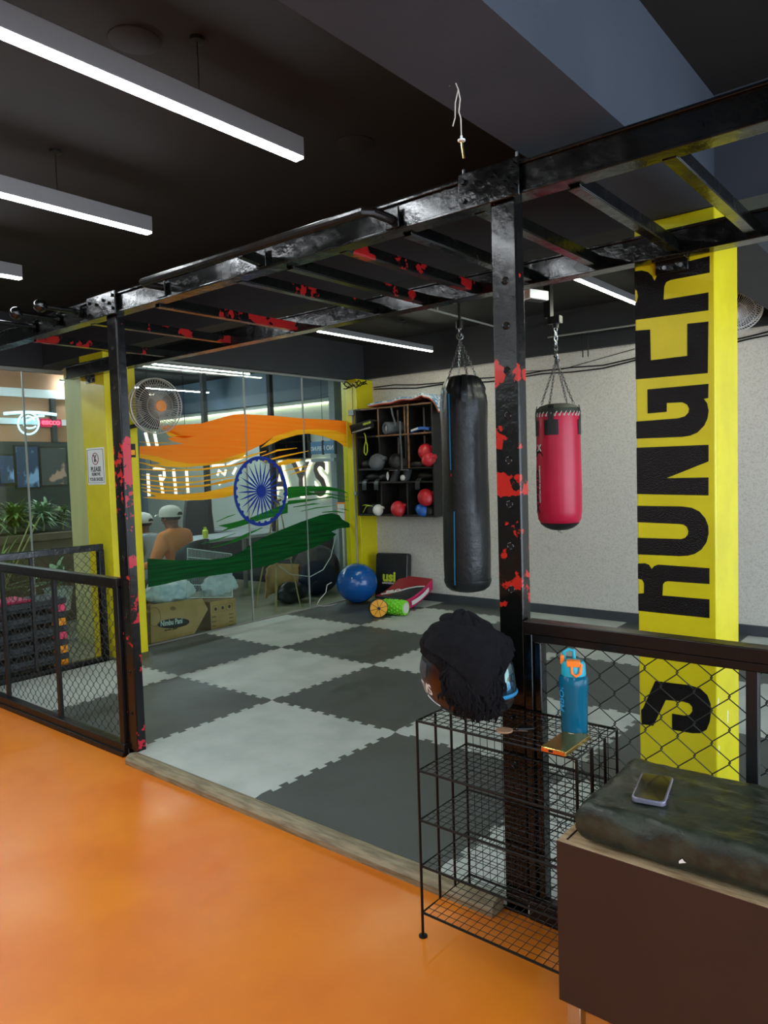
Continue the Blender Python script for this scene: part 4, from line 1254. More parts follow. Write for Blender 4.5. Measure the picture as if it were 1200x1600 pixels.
c = at(505, 900, 'x', -1.7)
mb = MB().sphere((-1.75, 4.2, 0.26), 0.3, (0.9, 1.0, 1.0), 32, 20)
tag(obj('exercise_ball', mb, 'hair'), 'dark ball standing in for a reflection in the glass, near the blue ball', 'ball')  # solid dark ball modelled in place of a reflection in the glass
# white cable looping behind the glass
pts = [at(x, y, 'x', -1.2) for x, y in ((437, 885), (453, 897), (485, 901), (505, 890), (517, 870), (524, 840), (527, 822))]
mb = MB().tube(pts, 0.005, 6)
tag(obj('white_cable', mb, 'cable_white'), 'white cable looping behind the right glass pane', 'cable')
pts = [at(x, y, 'x', -0.99) for x, y in ((518, 910), (511, 914), (509, 926), (500, 936), (495, 945))] + [V((-0.98, 3.5, 0.004)), V((-0.94, 3.6, 0.004)), V((-0.96, 3.7, 0.004))]
mb = MB().tube(pts, 0.004, 6)
tag(obj('thin_cable', mb, 'cable_white'), 'thin cable trailing onto the mat left of the blue ball', 'cable')
# little orange framed notice near the corner column
p0, p1 = at(526, 805, 'y', 4.6), at(540, 785, 'y', 4.6)
t = thing('framed_notice', 'small orange framed notice low beside the corner column', 'notice', (p0.x, 4.6, p0.z))
obj('frame', MB().box(p0.x, p1.x, 4.6, 4.62, p0.z - 0.12, p1.z), 'orange_plastic', t, bevel=0.004)
obj('paper', MB().box(p0.x + 0.02, p1.x - 0.02, 4.596, 4.6, p0.z - 0.1, p1.z - 0.02), 'paper_white', t, smooth=False)
obj('stand', MB().box((p0.x + p1.x) / 2 - 0.015, (p0.x + p1.x) / 2 + 0.015, 4.62, 4.65, ZF, p0.z), 'cable_white', t)
# counter in the lobby that closes the view low down
t = thing('lobby_counter', 'dark low counter under the backlit letters', 'counter', (-3.0, 4.7, ZF))
obj('body', MB().box(-4.4, -2.1, 4.55, 4.95, ZF, 0.62), 'dark_shop', t, bevel=0.005)
obj('top', MB().box(-4.42, -2.08, 4.52, 4.97, 0.62, 0.65), 'lobby_wall', t, bevel=0.004)

# ------------------------------------------------------------------ plants and planter beyond the left window
t = thing('planter', 'long brown stone planter beyond the left window', 'planter', (-3.2, 1.6, ZF))
obj('trough', MB().box(-3.45, -2.95, 0.2, 2.08, ZF, 0.82).box(-3.47, -2.93, 0.18, 2.1, 0.82, 0.9), 'stone', t, bevel=0.01)
obj('soil', MB().box(-3.42, -2.98, 0.23, 2.05, 0.86, 0.905), 'hair', t, smooth=False)
def leaf_mb(mb, p, d, L, w, droop):
    d = V(d).normalized()
    side = d.cross(V((0, 0, 1)))
    side = side.normalized() if side.length > 1e-4 else V((1, 0, 0))
    pts = []
    for k in range(6):
        s_ = k / 5
        c_ = V(p) + d * L * s_ - V((0, 0, 1)) * droop * L * s_ * s_
        wd = w * math.sin(PI * min(1, 0.12 + 0.88 * s_)) if k < 5 else 0.001
        pts.append((c_ - side * wd, c_ + side * wd))
    vs = [q for pr in pts for q in pr]
    mb.add(vs, [(2 * k, 2 * k + 1, 2 * k + 3, 2 * k + 2) for k in range(5)])
def plant(label, base, n, L, w, m, h=0.15, spread=1.0, droop=0.5, pot=None):
    t = thing('leafy_plant', label, 'plant', base, 'plants beyond the left window')
    lf = MB()
    for k in range(n):
        a = random.uniform(0, 2 * PI)
        e = random.uniform(0.15, 1.3)
        d = V((math.cos(a) * math.cos(e) * spread, math.sin(a) * math.cos(e) * spread, math.sin(e)))
        p = V(base) + V((random.uniform(-.04, .04), random.uniform(-.04, .04), random.uniform(0.3, 1.0) * h))
        leaf_mb(lf, p, d, L * random.uniform(0.6, 1.1), w, droop)
    tag(obj('foliage', lf, m, t, ang=80), kind='stuff')
    obj('stem', MB().tube([V(base), V(base) + V((0.01, 0.01, h))], 0.012, 6), 'cane', t)
    if pot:
        obj('pot', MB().lathe([(0.0, 0.0), (0.1, 0.0), (0.13, 0.2), (0.14, 0.22), (0.12, 0.22), (0.11, 0.2), (0, 0.19)], V(base) - V((0, 0, 0.2)), n=20), pot, t)
    return t
for (x, y, lb, m, n, L) in ((-3.2, 1.05, 'dense green bush at the far left of the stone planter', 'leaf', 200, 0.36), (-3.15, 1.30, 'green bush left of the glass joint in the stone planter', 'leaf', 200, 0.36),
                            (-3.2, 1.62, 'pale curly-leaved plant right of the glass joint', 'leaf_pale', 200, 0.3), (-3.25, 1.85, 'dark low bush at the right end of the stone planter', 'leaf', 60, 0.22)):
    plant(lb, (x, y, 0.9), n, L, 0.016, m, 0.22)
plant('spiky cane-like plant in a pot close behind the left window', (-2.5, 0.8, 0.3), 46, 0.62, 0.012, 'leaf', 0.3, 0.9, 0.25, 'stone')
plant('broad pale-leaved plant low beside the signed column', (-2.55, 1.42, 0.36), 26, 0.34, 0.04, 'leaf_pale', 0.15, 1.0, 0.4, 'enamel_white')
for (px, py, qx, qy, lb) in ((33, 850, 52, 805, 'short bare cane leaning right in front of the planter'), (37, 858, 62, 808, 'long bare cane leaning right in front of the planter')):
    a, b_ = at(px, py, 'x', -2.45), at(qx, qy, 'x', -2.45)
    a = a + (a - b_).normalized() * (a.z - ZF) / max(0.1, (b_ - a).normalized().z)
    tag(obj('bare_cane', MB().tube([a, b_], 0.007, 6), 'cane'), lb, 'cane')
mb = MB().sphere((-2.45, 0.62, 0.82), 0.16, (0.6, 1.0, 0.9), 30, 18)
mb.v = [p_ + (p_ - V((-2.45, 0.62, 0.82))).normalized() * 0.06 * fbm(p_, 9.0) for p_ in mb.v]
tag(obj('plastic_bag', mb, 'poly_white', ang=60), 'white plastic bag among the plants at the left edge', 'bag')
t = thing('plant_stand', 'dark plant stand under the white bag at the left edge', 'stand', (-2.45, 0.62, ZF))
obj('top', MB().box(-2.58, -2.32, 0.45, 0.79, 0.64, 0.67), 'dark_shop', t)
for sx in (-2.56, -2.34):
    for sy in (0.47, 0.77):
        obj('leg', MB().cyl((sx, sy, ZF), (sx, sy, 0.64), 0.01, 8), 'black_metal', t)

# ------------------------------------------------------------------ stacked step platforms behind the side fence
cols = ['step_orange', 'step_orange', 'step_pink', 'step_orange', 'step_pink']
place = ['bottom', 'second from the bottom', 'middle', 'second from the top', 'top']
for k in range(5):
    z = ZF + k * 0.11
    t = thing('step_platform', 'black aerobic step with %s feet, %s of the stack' % (('orange', 'orange', 'pink', 'orange', 'pink')[k], place[k]), 'step', (-1.3, 0.3, z), 'stacked aerobic steps')
    obj('deck', MB().box(-1.48, -1.13, -0.32, 0.78, z + 0.062, z + 0.109).box(-1.46, -1.15, -0.3, 0.76, z + 0.036, z + 0.062), 'step_grey', t, bevel=0.012)
    for y in (-0.30, 0.68):
        for x in (-1.475, -1.205):
            obj('foot', MB().box(x, x + 0.07, y, y + 0.09, z + 0.0005, z + 0.06), cols[k], t, bevel=0.006)
tag(obj('folded_mat', MB().box(-1.45, -1.16, -0.2, 0.52, ZF + 0.551, ZF + 0.57), 'pad_pink', bevel=0.006), 'thin pink mat lying on top of the step stack', 'mat')

# ------------------------------------------------------------------ cubby shelf on the plaster wall
SX0, SX1, SY0, SY1, SZ0, SZ1 = -0.925, 0.13, 4.05, 4.37, 0.935, 2.11
t = thing('cubby_shelf', 'black wall-mounted cubby shelf full of boxing gear', 'shelf', (SX0, SY1, SZ0))
TH = 0.02
zl = [SZ0, SZ0 + 0.355, SZ0 + 0.50, SZ0 + 0.855, SZ1 - TH]
obj('side_panel', MB().box(SX0, SX0 + TH, SY0, SY1, SZ0, SZ1), 'board_black', t, bevel=0.002)
obj('side_panel', MB().box(SX1 - TH, SX1, SY0, SY1, SZ0, SZ1), 'board_black', t, bevel=0.002)
for z in zl:
    sh = obj('shelf_board', MB().box(SX0 + TH, SX1 - TH, SY0 + 0.004, SY1, z, z + TH), 'board_black', t, bevel=0.002)
    if z in (zl[3], zl[4]):
        obj('worn_edge', MB().box(SX0 + 0.3 * (1 if z == zl[3] else 0.3), SX1 - TH, SY0 + 0.001, SY0 + 0.004, z + 0.002, z + TH - 0.002), 'board_edge', sh, smooth=False)
xs = SX1 - SX0
for (fx, z0, z1, worn) in ((0.315, zl[3] + TH, zl[4], 1), (0.655, zl[3] + TH, zl[4], 1), (0.315, zl[2] + TH, zl[3], 0), (0.655, zl[2] + TH, zl[3], 0), (0.325, zl[0] + TH, zl[1], 0), (0.66, zl[0] + TH, zl[1], 0)):
    x = SX0 + xs * fx
    dv = obj('divider', MB().box(x - 0.009, x + 0.009, SY0 + 0.006, SY1, z0, z1), 'board_black', t, bevel=0.002)
    if worn:
        obj('worn_edge', MB().box(x - 0.008, x + 0.008, SY0 + 0.003, SY0 + 0.006, z0, z1), 'board_edge', dv, smooth=False)
for fx in (0.0, 0.335, 0.675):
    w_ = 0.22 if fx < 0.6 else 0.17
    obj('back_board', MB().box(SX0 + TH + xs * fx, SX0 + TH + xs * fx + w_, SY1 - 0.012, SY1, zl[2] + TH, zl[4]), 'board_black', t, smooth=False)
obj('back_board', MB().box(SX0 + TH, SX1 - TH, SY1 - 0.012, SY1, SZ0 + TH, zl[2]), 'board_black', t, smooth=False)
cellx = lambda f: SX0 + xs * f

def glove(name, label, loc, yaw, m, roll=0.0, cuff='glove_black', s=1.0, cat='glove'):
    t = thing(name, label, cat, loc)
    M = Matrix.Translation(V(loc)) @ Matrix.Rotation(yaw, 4, 'Z') @ Matrix.Rotation(roll, 4, 'X') @ Matrix.Scale(s, 4)
    b = MB()
    N_, K = 20, 12
    vs = []
    for j in range(K + 1):
        v = j / K
        a = PI * v
        cx_ = 0.03 + 0.085 * (1 - math.cos(a)) - 0.02
        r = 0.062 * math.sin(a) ** 0.6 * (1.0 + 0.18 * math.sin(a * 0.9)) if 0 < j < K else 0.0
        for k in range(N_):
            p = 2 * PI * k / N_
            z = 0.06 + r * 1.0 * math.sin(p) - (0.03 * v * v)
            vs.append((cx_, r * 0.95 * math.cos(p), z))
    b.add(vs, [(j * N_ + k, j * N_ + (k + 1) % N_, (j + 1) * N_ + (k + 1) % N_, (j + 1) * N_ + k) for j in range(K) for k in range(N_)])
    obj('palm', b.xf(M), m, t, ang=80)
    obj('thumb', MB().tube([(0.03, 0.04, 0.065), (0.08, 0.062, 0.078), (0.125, 0.055, 0.082), (0.145, 0.042, 0.08)], [0.02, 0.024, 0.022, 0.01], 10).xf(M), m, t)
    obj('cuff', MB().lathe([(0.0, -0.085), (0.046, -0.085), (0.05, -0.06), (0.048, 0.0), (0.042, 0.03), (0.0, 0.03)], (0.0, 0, 0.055), (1, 0, 0), 18).xf(M), cuff, t)
    obj('strap', MB().lathe([(0.0495, -0.05), (0.053, -0.048), (0.053, -0.015), (0.0495, -0.012)], (0.0, 0, 0.055), (1, 0, 0), 18).xf(M), cuff, t)
    return t
z1_ = zl[0] + TH + 0.001
glove('boxing_glove', 'red boxing glove in the bottom middle cubby', (cellx(0.47), SY0 + 0.10, z1_), -0.9, 'glove_red', s=1.15)
glove('boxing_glove', 'red boxing glove lying on blue gloves in the bottom right cubby', (cellx(0.79), SY0 + 0.12, z1_ + 0.115), -0.8, 'glove_red', s=1.25)
glove('boxing_glove', 'blue boxing glove in the bottom right cubby, under the red one', (cellx(0.76), SY0 + 0.09, z1_), -0.7, 'glove_blue', cuff='glove_blue', s=0.95)
glove('boxing_glove', 'black boxing glove behind the blue one in the bottom right cubby', (cellx(0.88), SY0 + 0.16, z1_), -1.3, 'glove_black', s=0.9)
glove('boxing_glove', 'white-fronted glove in the bottom left cubby', (cellx(0.24), SY0 + 0.07, z1_), -1.0, 'glove_white', s=0.85)
glove('boxing_glove', 'black boxing glove at the back of the bottom left cubby', (cellx(0.13), SY0 + 0.17, z1_), 0.3, 'glove_black')
z2_ = zl[2] + TH + 0.001
glove('boxing_glove', 'red boxing glove, upper one in the middle right cubby', (cellx(0.80), SY0 + 0.17, z2_ + 0.09), -1.0, 'glove_red', s=1.2)
glove('boxing_glove', 'red and black boxing glove by the right side of the middle right cubby', (cellx(0.93), SY0 + 0.09, z2_ + 0.02), -1.4, 'glove_red', s=1.0)
glove('boxing_glove', 'grey black boxing glove standing in the middle left cubby', (cellx(0.26), SY0 + 0.10, z2_ + 0.0), -1.2, 'foam_grey', roll=0.0, s=1.25)
glove('boxing_glove', 'small black glove at the far left of the middle left cubby', (cellx(0.12), SY0 + 0.08, z2_), 0.2, 'glove_black', s=0.85)
glove('boxing_glove', 'black glove in the centre of the middle cubby', (cellx(0.42), SY0 + 0.14, z2_), -0.8, 'glove_black', s=1.2)
glove('boxing_glove', 'patterned dark glove leaning in the middle cubby, beside the hanging strap', (cellx(0.57), SY0 + 0.12, z2_), 2.2, 'foam_grey', s=0.9)
# focus mitts: discs with a curved face
def mitt(label, loc, yaw, m, tiltx, s=1.0):
    t = thing('focus_mitt', label, 'mitt', loc)
    M = Matrix.Translation(V(loc)) @ Matrix.Rotation(yaw, 4, 'Z') @ Matrix.Rotation(tiltx, 4, 'X') @ Matrix.Scale(s, 4)
    obj('pad', MB().lathe([(0.0, 0.0), (0.08, 0.0), (0.1, 0.012), (0.102, 0.03), (0.085, 0.05), (0.0, 0.046)], (0, 0, 0), n=24, sy=0.8).xf(M), 'glove_black', t)
    obj('target', MB().lathe([(0.05, 0.048), (0.05, 0.0515), (0.0, 0.052)], (0, 0, 0), n=20, sy=0.8).xf(M), m, t)
    return t
mitt('round black mitt with a lime label in the middle right cubby', (cellx(0.76), SY0 + 0.09, z2_), 0.3, 'lime', 0.0)
z3_ = zl[1] + TH + 0.001
for (fx, lb) in ((0.44, 'black and white shin pad on the narrow shelf, left of its twin'), (0.585, 'black and white shin pad on the narrow shelf, right of its twin')):
    x = cellx(fx)
    t2 = thing('shin_pad', lb, 'shin pad', (x, SY0 + 0.08, z3_))
    f = lambda u, v, x=x: V((x + (u - 0.5) * 0.11 + 0.02 * v, SY0 + 0.03 + 0.05 * (2 * u - 1) ** 2 + 0.03 * v, z3_ + 0.118 * v))
    obj('shell', MB().sheet(f, 10, 6, 0.012), 'glove_black', t2)
    obj('white_cap', MB().sphere((x + (-0.052 if fx < 0.5 else 0.0), SY0 + 0.04, z3_ + (0.055 if fx < 0.5 else 0.034)), 0.03, (0.5 if fx < 0.5 else 1.1, 0.5, 1.6 if fx < 0.5 else 1.1), 12, 8), 'glove_white', t2)
    obj('edge', MB().tube([V((x - 0.04, SY0 + 0.055, z3_ + 0.117)), V((x + 0.02, SY0 + 0.05, z3_ + 0.117)), V((x + 0.065, SY0 + 0.06, z3_ + 0.117))], 0.004, 6), 'glove_white', t2)
for (fx, lb, s) in ((0.14, 'black hand pad at the left end of the narrow shelf', 1.0), (0.3, 'black hand pad beside the shin pads on the narrow shelf', 0.8), (0.83, 'black hand pad at the right end of the narrow shelf', 1.0)):
    x = cellx(fx)
    t2 = thing('hand_pad', lb, 'pad', (x, SY0 + 0.1, z3_))
    mb = MB().sphere((x, SY0 + 0.12, z3_ + 0.05), 0.05, (2.2 * s, 1.3, 1.0), 20, 12)
    mb.v = [p + V((0, 0, 0.012 * fbm(p, 14))) for p in mb.v]
    mb.v = [V((p.x, p.y, max(p.z, z3_))) for p in mb.v]
    obj('pad', mb, 'glove_black', t2)
    obj('strap', MB().sheet(lambda u, v, x=x: V((x - 0.02 + (u - 0.5) * 0.06, SY0 + 0.06 - 0.08 * math.sin(PI * min(v * 1.4, 1) * 0.5) + 0.0, z3_ + 0.03 - 0.12 * v * v)), 3, 8, 0.003), 'pad_grey', t2)
# belly pad, grey foam tube, blue pad in the top row
z4_ = zl[3] + TH + 0.001
t2 = thing('belly_pad', 'curved black pad with lime print sticking out of the top left cubby', 'pad', (cellx(0.14), SY0, z4_))
f = lambda u, v: V((SX0 + TH - 0.04 + 0.335 * u, SY0 - 0.07 + 0.25 * v * 0.9, z4_ + 0.035 + 0.05 * u + 0.05 * math.sin(PI * v)))
f2 = lambda u, v: V((SX0 + TH - 0.035 + 0.31 * u, SY0 - 0.06 + 0.03 * math.cos(PI * v) * 0.5, z4_ + 0.03 + 0.05 * u + 0.09 * v))
obj('pad', MB().sheet(f2, 12, 6, 0.03), 'glove_black', t2)
obj('top_face', MB().sheet(lambda u, v: V((SX0 + TH - 0.03 + 0.30 * u, SY0 - 0.05 + 0.2 * v, z4_ + 0.118 + 0.05 * u)), 8, 6, 0.02), 'vinyl_olive', t2)
obj('lettering', text('VENUM', V((SX0 + 0.185, SY0 - 0.0785, z4_ + 0.108)), (1, 0, 0.16), (0, 0, 1), 0.034, 0.0008, 0.001), 'lime', t2, smooth=False)
st = MB()
for k in range(14):
    st.box(SX0 + 0.03 + k * 0.019, SX0 + 0.038 + k * 0.019, SY0 - 0.078, SY0 - 0.075, z4_ + 0.036 + k * 0.003, z4_ + 0.05 + k * 0.003)
obj('stitching', st, 'glove_white', t2, smooth=False)
t2 = thing('skipping_strap', 'yellow looped strap hanging below the curved black pad', 'strap', (cellx(0.16), SY0 - 0.02, z4_ - 0.22))
x = cellx(0.155)
pts = [(x - 0.02, SY0 - 0.012, z4_ + 0.03), (x, SY0 - 0.02, z4_ + 0.01), (x + 0.008, SY0 - 0.02, z4_ - 0.05), (x - 0.018, SY0 - 0.02, z4_ - 0.12), (x - 0.022, SY0 - 0.02, z4_ - 0.18), (x, SY0 - 0.02, z4_ - 0.21), (x + 0.024, SY0 - 0.02, z4_ - 0.17), (x + 0.026, SY0 - 0.02, z4_ - 0.1), (x + 0.008, SY0 - 0.02, z4_ - 0.06)]
obj('band', MB().tube(pts, 0.006, 6), 'lime', t2)
t2 = thing('foam_tube', 'grey foam bar pad lying in the top middle cubby', 'foam roll', (cellx(0.5), SY0 + 0.05, z4_))
rr = [(0.036, 0.0), (0.062, 0.0), (0.066, 0.01), (0.066, 0.22), (0.062, 0.23), (0.036, 0.23)]
M = Matrix.Translation(V((cellx(0.44), SY0 - 0.02, z4_ + 0.067))) @ Matrix.Rotation(0.5, 4, 'Z')
mb = MB()
mb.lathe(rr + [(0.036, 0.0)], (0, 0, 0), (0.35, 1, 0), 24)
mb.f = mb.f[:-2]
mb.m = mb.m[:len(mb.f)]
obj('foam', mb.xf(Matrix.Translation(V((cellx(0.42), SY0 - 0.015, z4_ + 0.067)))), 'foam_grey', t2)
mb = MB().lathe([(0.03, 0.02), (0.035, 0.02), (0.035, 0.1)], (cellx(0.42), SY0 - 0.015, z4_ + 0.067), (0.35, 1, 0), 20)
obj('liner', mb, 'glove_white', t2)
t2 = thing('blue_pad', 'slim blue pad lying in the top right cubby', 'pad', (cellx(0.84), SY0 + 0.06, z4_))
f = lambda u, v: V((cellx(0.72) + 0.24 * u, SY0 + 0.01 + 0.12 * v, z4_ + 0.03 + 0.035 * math.sin(PI * (0.15 + 0.75 * u)) - 0.02 * (1 - u)))
obj('pad', MB().sheet(f, 12, 6, 0.028), 'glove_blue', t2)
obj('edge_print', MB().sheet(lambda u, v: V((cellx(0.73) + 0.09 * u, SY0 + 0.006, z4_ + 0.012 + 0.02 * v + 0.02 * u)), 4, 2, 0.002), 'glove_white', t2)
# hanging straps in front of the dividers
for (x, z0, z1, dx, lb) in ((cellx(0.615), zl[2] + 0.0, zl[3] + 0.15, 0.006, 'long grey strap hanging over the middle cubby'), (cellx(0.705), zl[2] + 0.01, SZ1 + 0.0, -0.006, 'thin brown strap hanging from the top of the cubby shelf'),
                            (cellx(0.55), zl[3] + 0.1, zl[4], 0.05, 'slanted grey strap hanging in the top middle cubby')):
    f = lambda u, v, x=x, z0=z0, z1=z1, dx=dx: V((x + (u - 0.5) * 0.022 - dx * v, SY0 - 0.012 + 0.005 * math.sin(7 * v), z0 + (z1 - z0) * v))
    tag(obj('hanging_strap', MB().sheet(f, 2, 12, 0.003), 'foam_grey' if 'grey' in lb else 'board_edge'), lb, 'strap')
# head guard with a lime edge in the bottom left cubby
t2 = thing('head_guard', 'black head guard with pale piping in the bottom left cubby', 'head guard', (cellx(0.13), SY0 + 0.05, z1_))
obj('shell', MB().sheet(lambda u, v: V((cellx(0.05) + 0.18 * u, SY0 + 0.03 + 0.06 * (2 * u - 1) ** 2, z1_ + 0.005 + 0.1 * v)), 10, 5, 0.02), 'glove_black', t2)
obj('piping', MB().tube([(cellx(0.055), SY0 + 0.02, z1_ + 0.09), (cellx(0.1), SY0 + 0.012, z1_ + 0.1), (cellx(0.2), SY0 + 0.012, z1_ + 0.085), (cellx(0.17), SY0 + 0.012, z1_ + 0.09), (cellx(0.11), SY0 + 0.012, z1_ + 0.085), (cellx(0.06), SY0 + 0.02, z1_ + 0.015)], 0.004, 6), 'lime', t2)
# layered foam mat lying over the shelf top
def drape(off):
    def f(u, v):
        x = SX0 + 0.24 + u * 0.98
        z = SZ1 + off + 0.005
        if u > 0.75:
            q = (u - 0.75) / 0.25
            z += 0.03 * (1 - q) * 0 + 0.035 * math.sin(PI * min(1, (1 - q) * 0.5)) - 0.13 * q * q * (0.6 + 0.4 * q) + 0.0
            x -= 0.05 * q * q
        else:
            z += 0.03 * (u / 0.75) + 0.025 * math.sin(u / 0.75 * 2.5 * PI) ** 2 * (u / 0.75)
        return V((x, SY0 - 0.05 + 0.36 * v, z))
    return f
t2 = thing('foam_mat', 'layered blue, white and red foam mat draped over the cubby shelf', 'mat', (SX0 + 0.6, SY0 + 0.1, SZ1))
obj('red_layer', MB().sheet(drape(0.013), 30, 4, 0.012), 'foam_red', t2)
obj('white_layer', MB().sheet(drape(0.020), 30, 4, 0.006), 'glove_white', t2)
obj('blue_layer', MB().sheet(drape(0.034), 30, 4, 0.012), 'foam_blue', t2)

# ------------------------------------------------------------------ gear on the mats by the corner
c = V((-0.80, 3.86, 0.0))
t2 = thing('exercise_ball', 'shiny blue exercise ball in the corner beside the kick shields', 'ball', c)
rb_ = 0.223
mb = MB().sphere(c + V((0, 0, rb_ * 0.97)), rb_, (1, 1, 0.97), 48, 32)
obj('ball', mb, 'ball_blue', t2)
rg = MB()
for k in range(-5, 6):
    zz = k * 0.03
    r_ = math.sqrt(rb_ ** 2 - zz ** 2)
    rg.ring(c + V((0, 0, rb_ * 0.97 + zz * 0.97)), (0, 0, 1), r_ - 0.0012, 0.0022, 48, 5)
obj('grip_rib', rg, 'ball_blue', t2)
obj('valve', MB().cyl(c + V((0.1, -0.19, 0.3)), c + V((0.104, -0.198, 0.305)), 0.008, 10), 'glove_white', t2)
# black upright shield
t2 = thing('kick_shield', 'black kick shield with lime logo standing against the plaster wall', 'shield', (-0.62, 4.24, 0.0))
def rounded(w, h, r, n=6):
    pts = []
    for (cx_, cz_, a0) in ((w / 2 - r, h / 2 - r, 0), (-w / 2 + r, h / 2 - r, PI / 2), (-w / 2 + r, -h / 2 + r, PI), (w / 2 - r, -h / 2 + r, 1.5 * PI)):
        for k in range(n + 1):
            a = a0 + PI / 2 * k / n
            pts.append((cx_ + r * math.cos(a), cz_ + r * math.sin(a)))
    return pts
M = Matrix.Translation(V((-0.60, 4.235, 0.262))) @ Matrix.Rotation(0.18, 4, 'Z') @ Matrix.Rotation(-0.12, 4, 'X')
bd = MB().prism([(x, -0.045, z) for x, z in rounded(0.40, 0.5, 0.035)], (0, 0.10, 0)).xf(M)
obj('body', bd, 'leather_black', t2, bevel=0.012)
obj('lettering', text('usi', M @ V((-0.105, -0.0475, -0.06)), M.to_3x3() @ V((1, 0, 0)), M.to_3x3() @ V((0, 0, 1)), 0.15, 0.001, 0.006), 'lime', t2, smooth=False)
obj('lettering', text('UNIVERSAL', M @ V((-0.105, -0.0475, -0.092)), M.to_3x3() @ V((1, 0, 0)), M.to_3x3() @ V((0, 0, 1)), 0.028, 0.001, 0.0008, sx=1.15), 'white_print', t2, smooth=False)
obj('side_print', text('usi', M @ V((0.2015, 0.03, -0.06)), M.to_3x3() @ V((0, -0.3, 1)), M.to_3x3() @ V((0, -1, -0.3)), 0.06, 0.001, 0.003), 'lime', t2, smooth=False)
# red and black curved shield lying in front of it
t2 = thing('kick_shield', 'curved red and black kick shield lying in front of the black one', 'shield', (-0.25, 4.0, 0.0))
M = Matrix.Translation(V((-0.29, 4.03, 0.0))) @ Matrix.Rotation(PI / 2 - 0.12, 4, 'Z')
def kz(u):
    return 0.105 + 0.17 * (u ** 1.6)
W2, L2 = 0.46, 0.42
def kf(u, v):
    return V(((u - 0.5) * L2, (v - 0.5) * W2, kz(u)))
bd = MB()
n = 14
top = [[kf(i / n, j / 6) for i in range(n + 1)] for j in range(7)]
low = [[V((p.x, p.y, max(0.004, p.z - 0.115))) for p in r_] for r_ in top]
Wd = n + 1
vs = [p for r_ in top for p in r_] + [p for r_ in low for p in r_]
K0 = len(vs) // 2
fs, mi = [], []
for j in range(6):
    for i in range(n):
        fs.append((j * Wd + i, j * Wd + i + 1, (j + 1) * Wd + i + 1, (j + 1) * Wd + i)); mi.append(0 if (i * 0.5 + j * 1.5 > 6.6 or i > 9) else 1)
        fs.append((K0 + j * Wd + i, K0 + (j + 1) * Wd + i, K0 + (j + 1) * Wd + i + 1, K0 + j * Wd + i + 1)); mi.append(1)
for i in range(n):
    fs.append((i, K0 + i, K0 + i + 1, i + 1)); mi.append(2)
    a = 6 * Wd + i
    fs.append((a, a + 1, K0 + a + 1, K0 + a)); mi.append(1)
for j in range(6):
    a, b_ = j * Wd, (j + 1) * Wd
    fs.append((a, b_, K0 + b_, K0 + a)); mi.append(1)
    a, b_ = a + n, b_ + n
    fs.append((a, K0 + a, K0 + b_, b_)); mi.append(1)
bd.v, bd.f, bd.m = [V(p) for p in vs], [list(f_) for f_ in fs], mi
# faces: red top at the back, black near the front; pink long edge faces the room
obj('body', bd.xf(M), ['pad_red', 'pad_grey', 'pad_pink'], t2, bevel=0.01)
hz = lambda x: kz(x / L2 + 0.5) - 0.0575
obj('handle', MB().sheet(lambda u, v: M @ V((-0.13 + 0.26 * u, -W2 / 2 - 0.012 - 0.008 * math.sin(PI * u), hz(-0.13 + 0.26 * u) - 0.022 + 0.044 * v)), 8, 2, 0.006), 'glove_white', t2)
obj('white_band', MB().tube([M @ (kf(u, v) + V((0, 0, 0.003))) for u, v in ((0.70, 0.02), (0.66, 0.2), (0.55, 0.42), (0.35, 0.62), (0.12, 0.9))], 0.008, 5), 'glove_white', t2)
u3 = (M.to_3x3() @ V((0.25, 0.9, -0.02))).normalized()
obj('lettering', text('PRO', M @ V((-0.13, 0.15, kz(0.33) - 0.012)), M.to_3x3() @ V((0.55, -0.8, 0.15)), M.to_3x3() @ V((0.8, 0.55, 0.32)), 0.085, 0.002, 0.003), 'white_print', t2, smooth=False)
# green massage roller
gp0, gp1 = V((-0.02, 3.66, 0.058)), V((0.05, 3.50, 0.058))
ra, rb2 = at(600, 947, 'z', 0.078), at(634, 950, 'z', 0.078)
ax = (rb2 - ra).normalized()
t2 = thing('foam_roller', 'lime green knobbed massage roller lying on the mats', 'roller', ((ra + rb2) / 2).to_tuple()[:2] + (0.0,))
obj('core', MB().lathe([(0.05, 0.0), (0.07, 0.0), (0.07, (rb2 - ra).length), (0.05, (rb2 - ra).length)], ra, ax, 24), 'roller_green', t2)
x_, y_, z_ = frame_from(ax)
Lr = (rb2 - ra).length
for k in range(7):
    kn = MB()
    for q in range(12):
        a = 2 * PI * (q + 0.5 * (k % 2)) / 12
        c_ = ra + ax * (Lr * (k + 0.7) / 7.4) + (x_ * math.cos(a) + y_ * math.sin(a)) * 0.07
        kn.sphere(c_, 0.0105, (1, 1, 1), 6, 4)
    obj('knob_row', kn, 'roller_green', t2)
obj('end_liner', MB().lathe([(0.0, 0.0), (0.052, 0.0), (0.052, 0.004)], rb2, ax, 20), 'glove_white', t2)
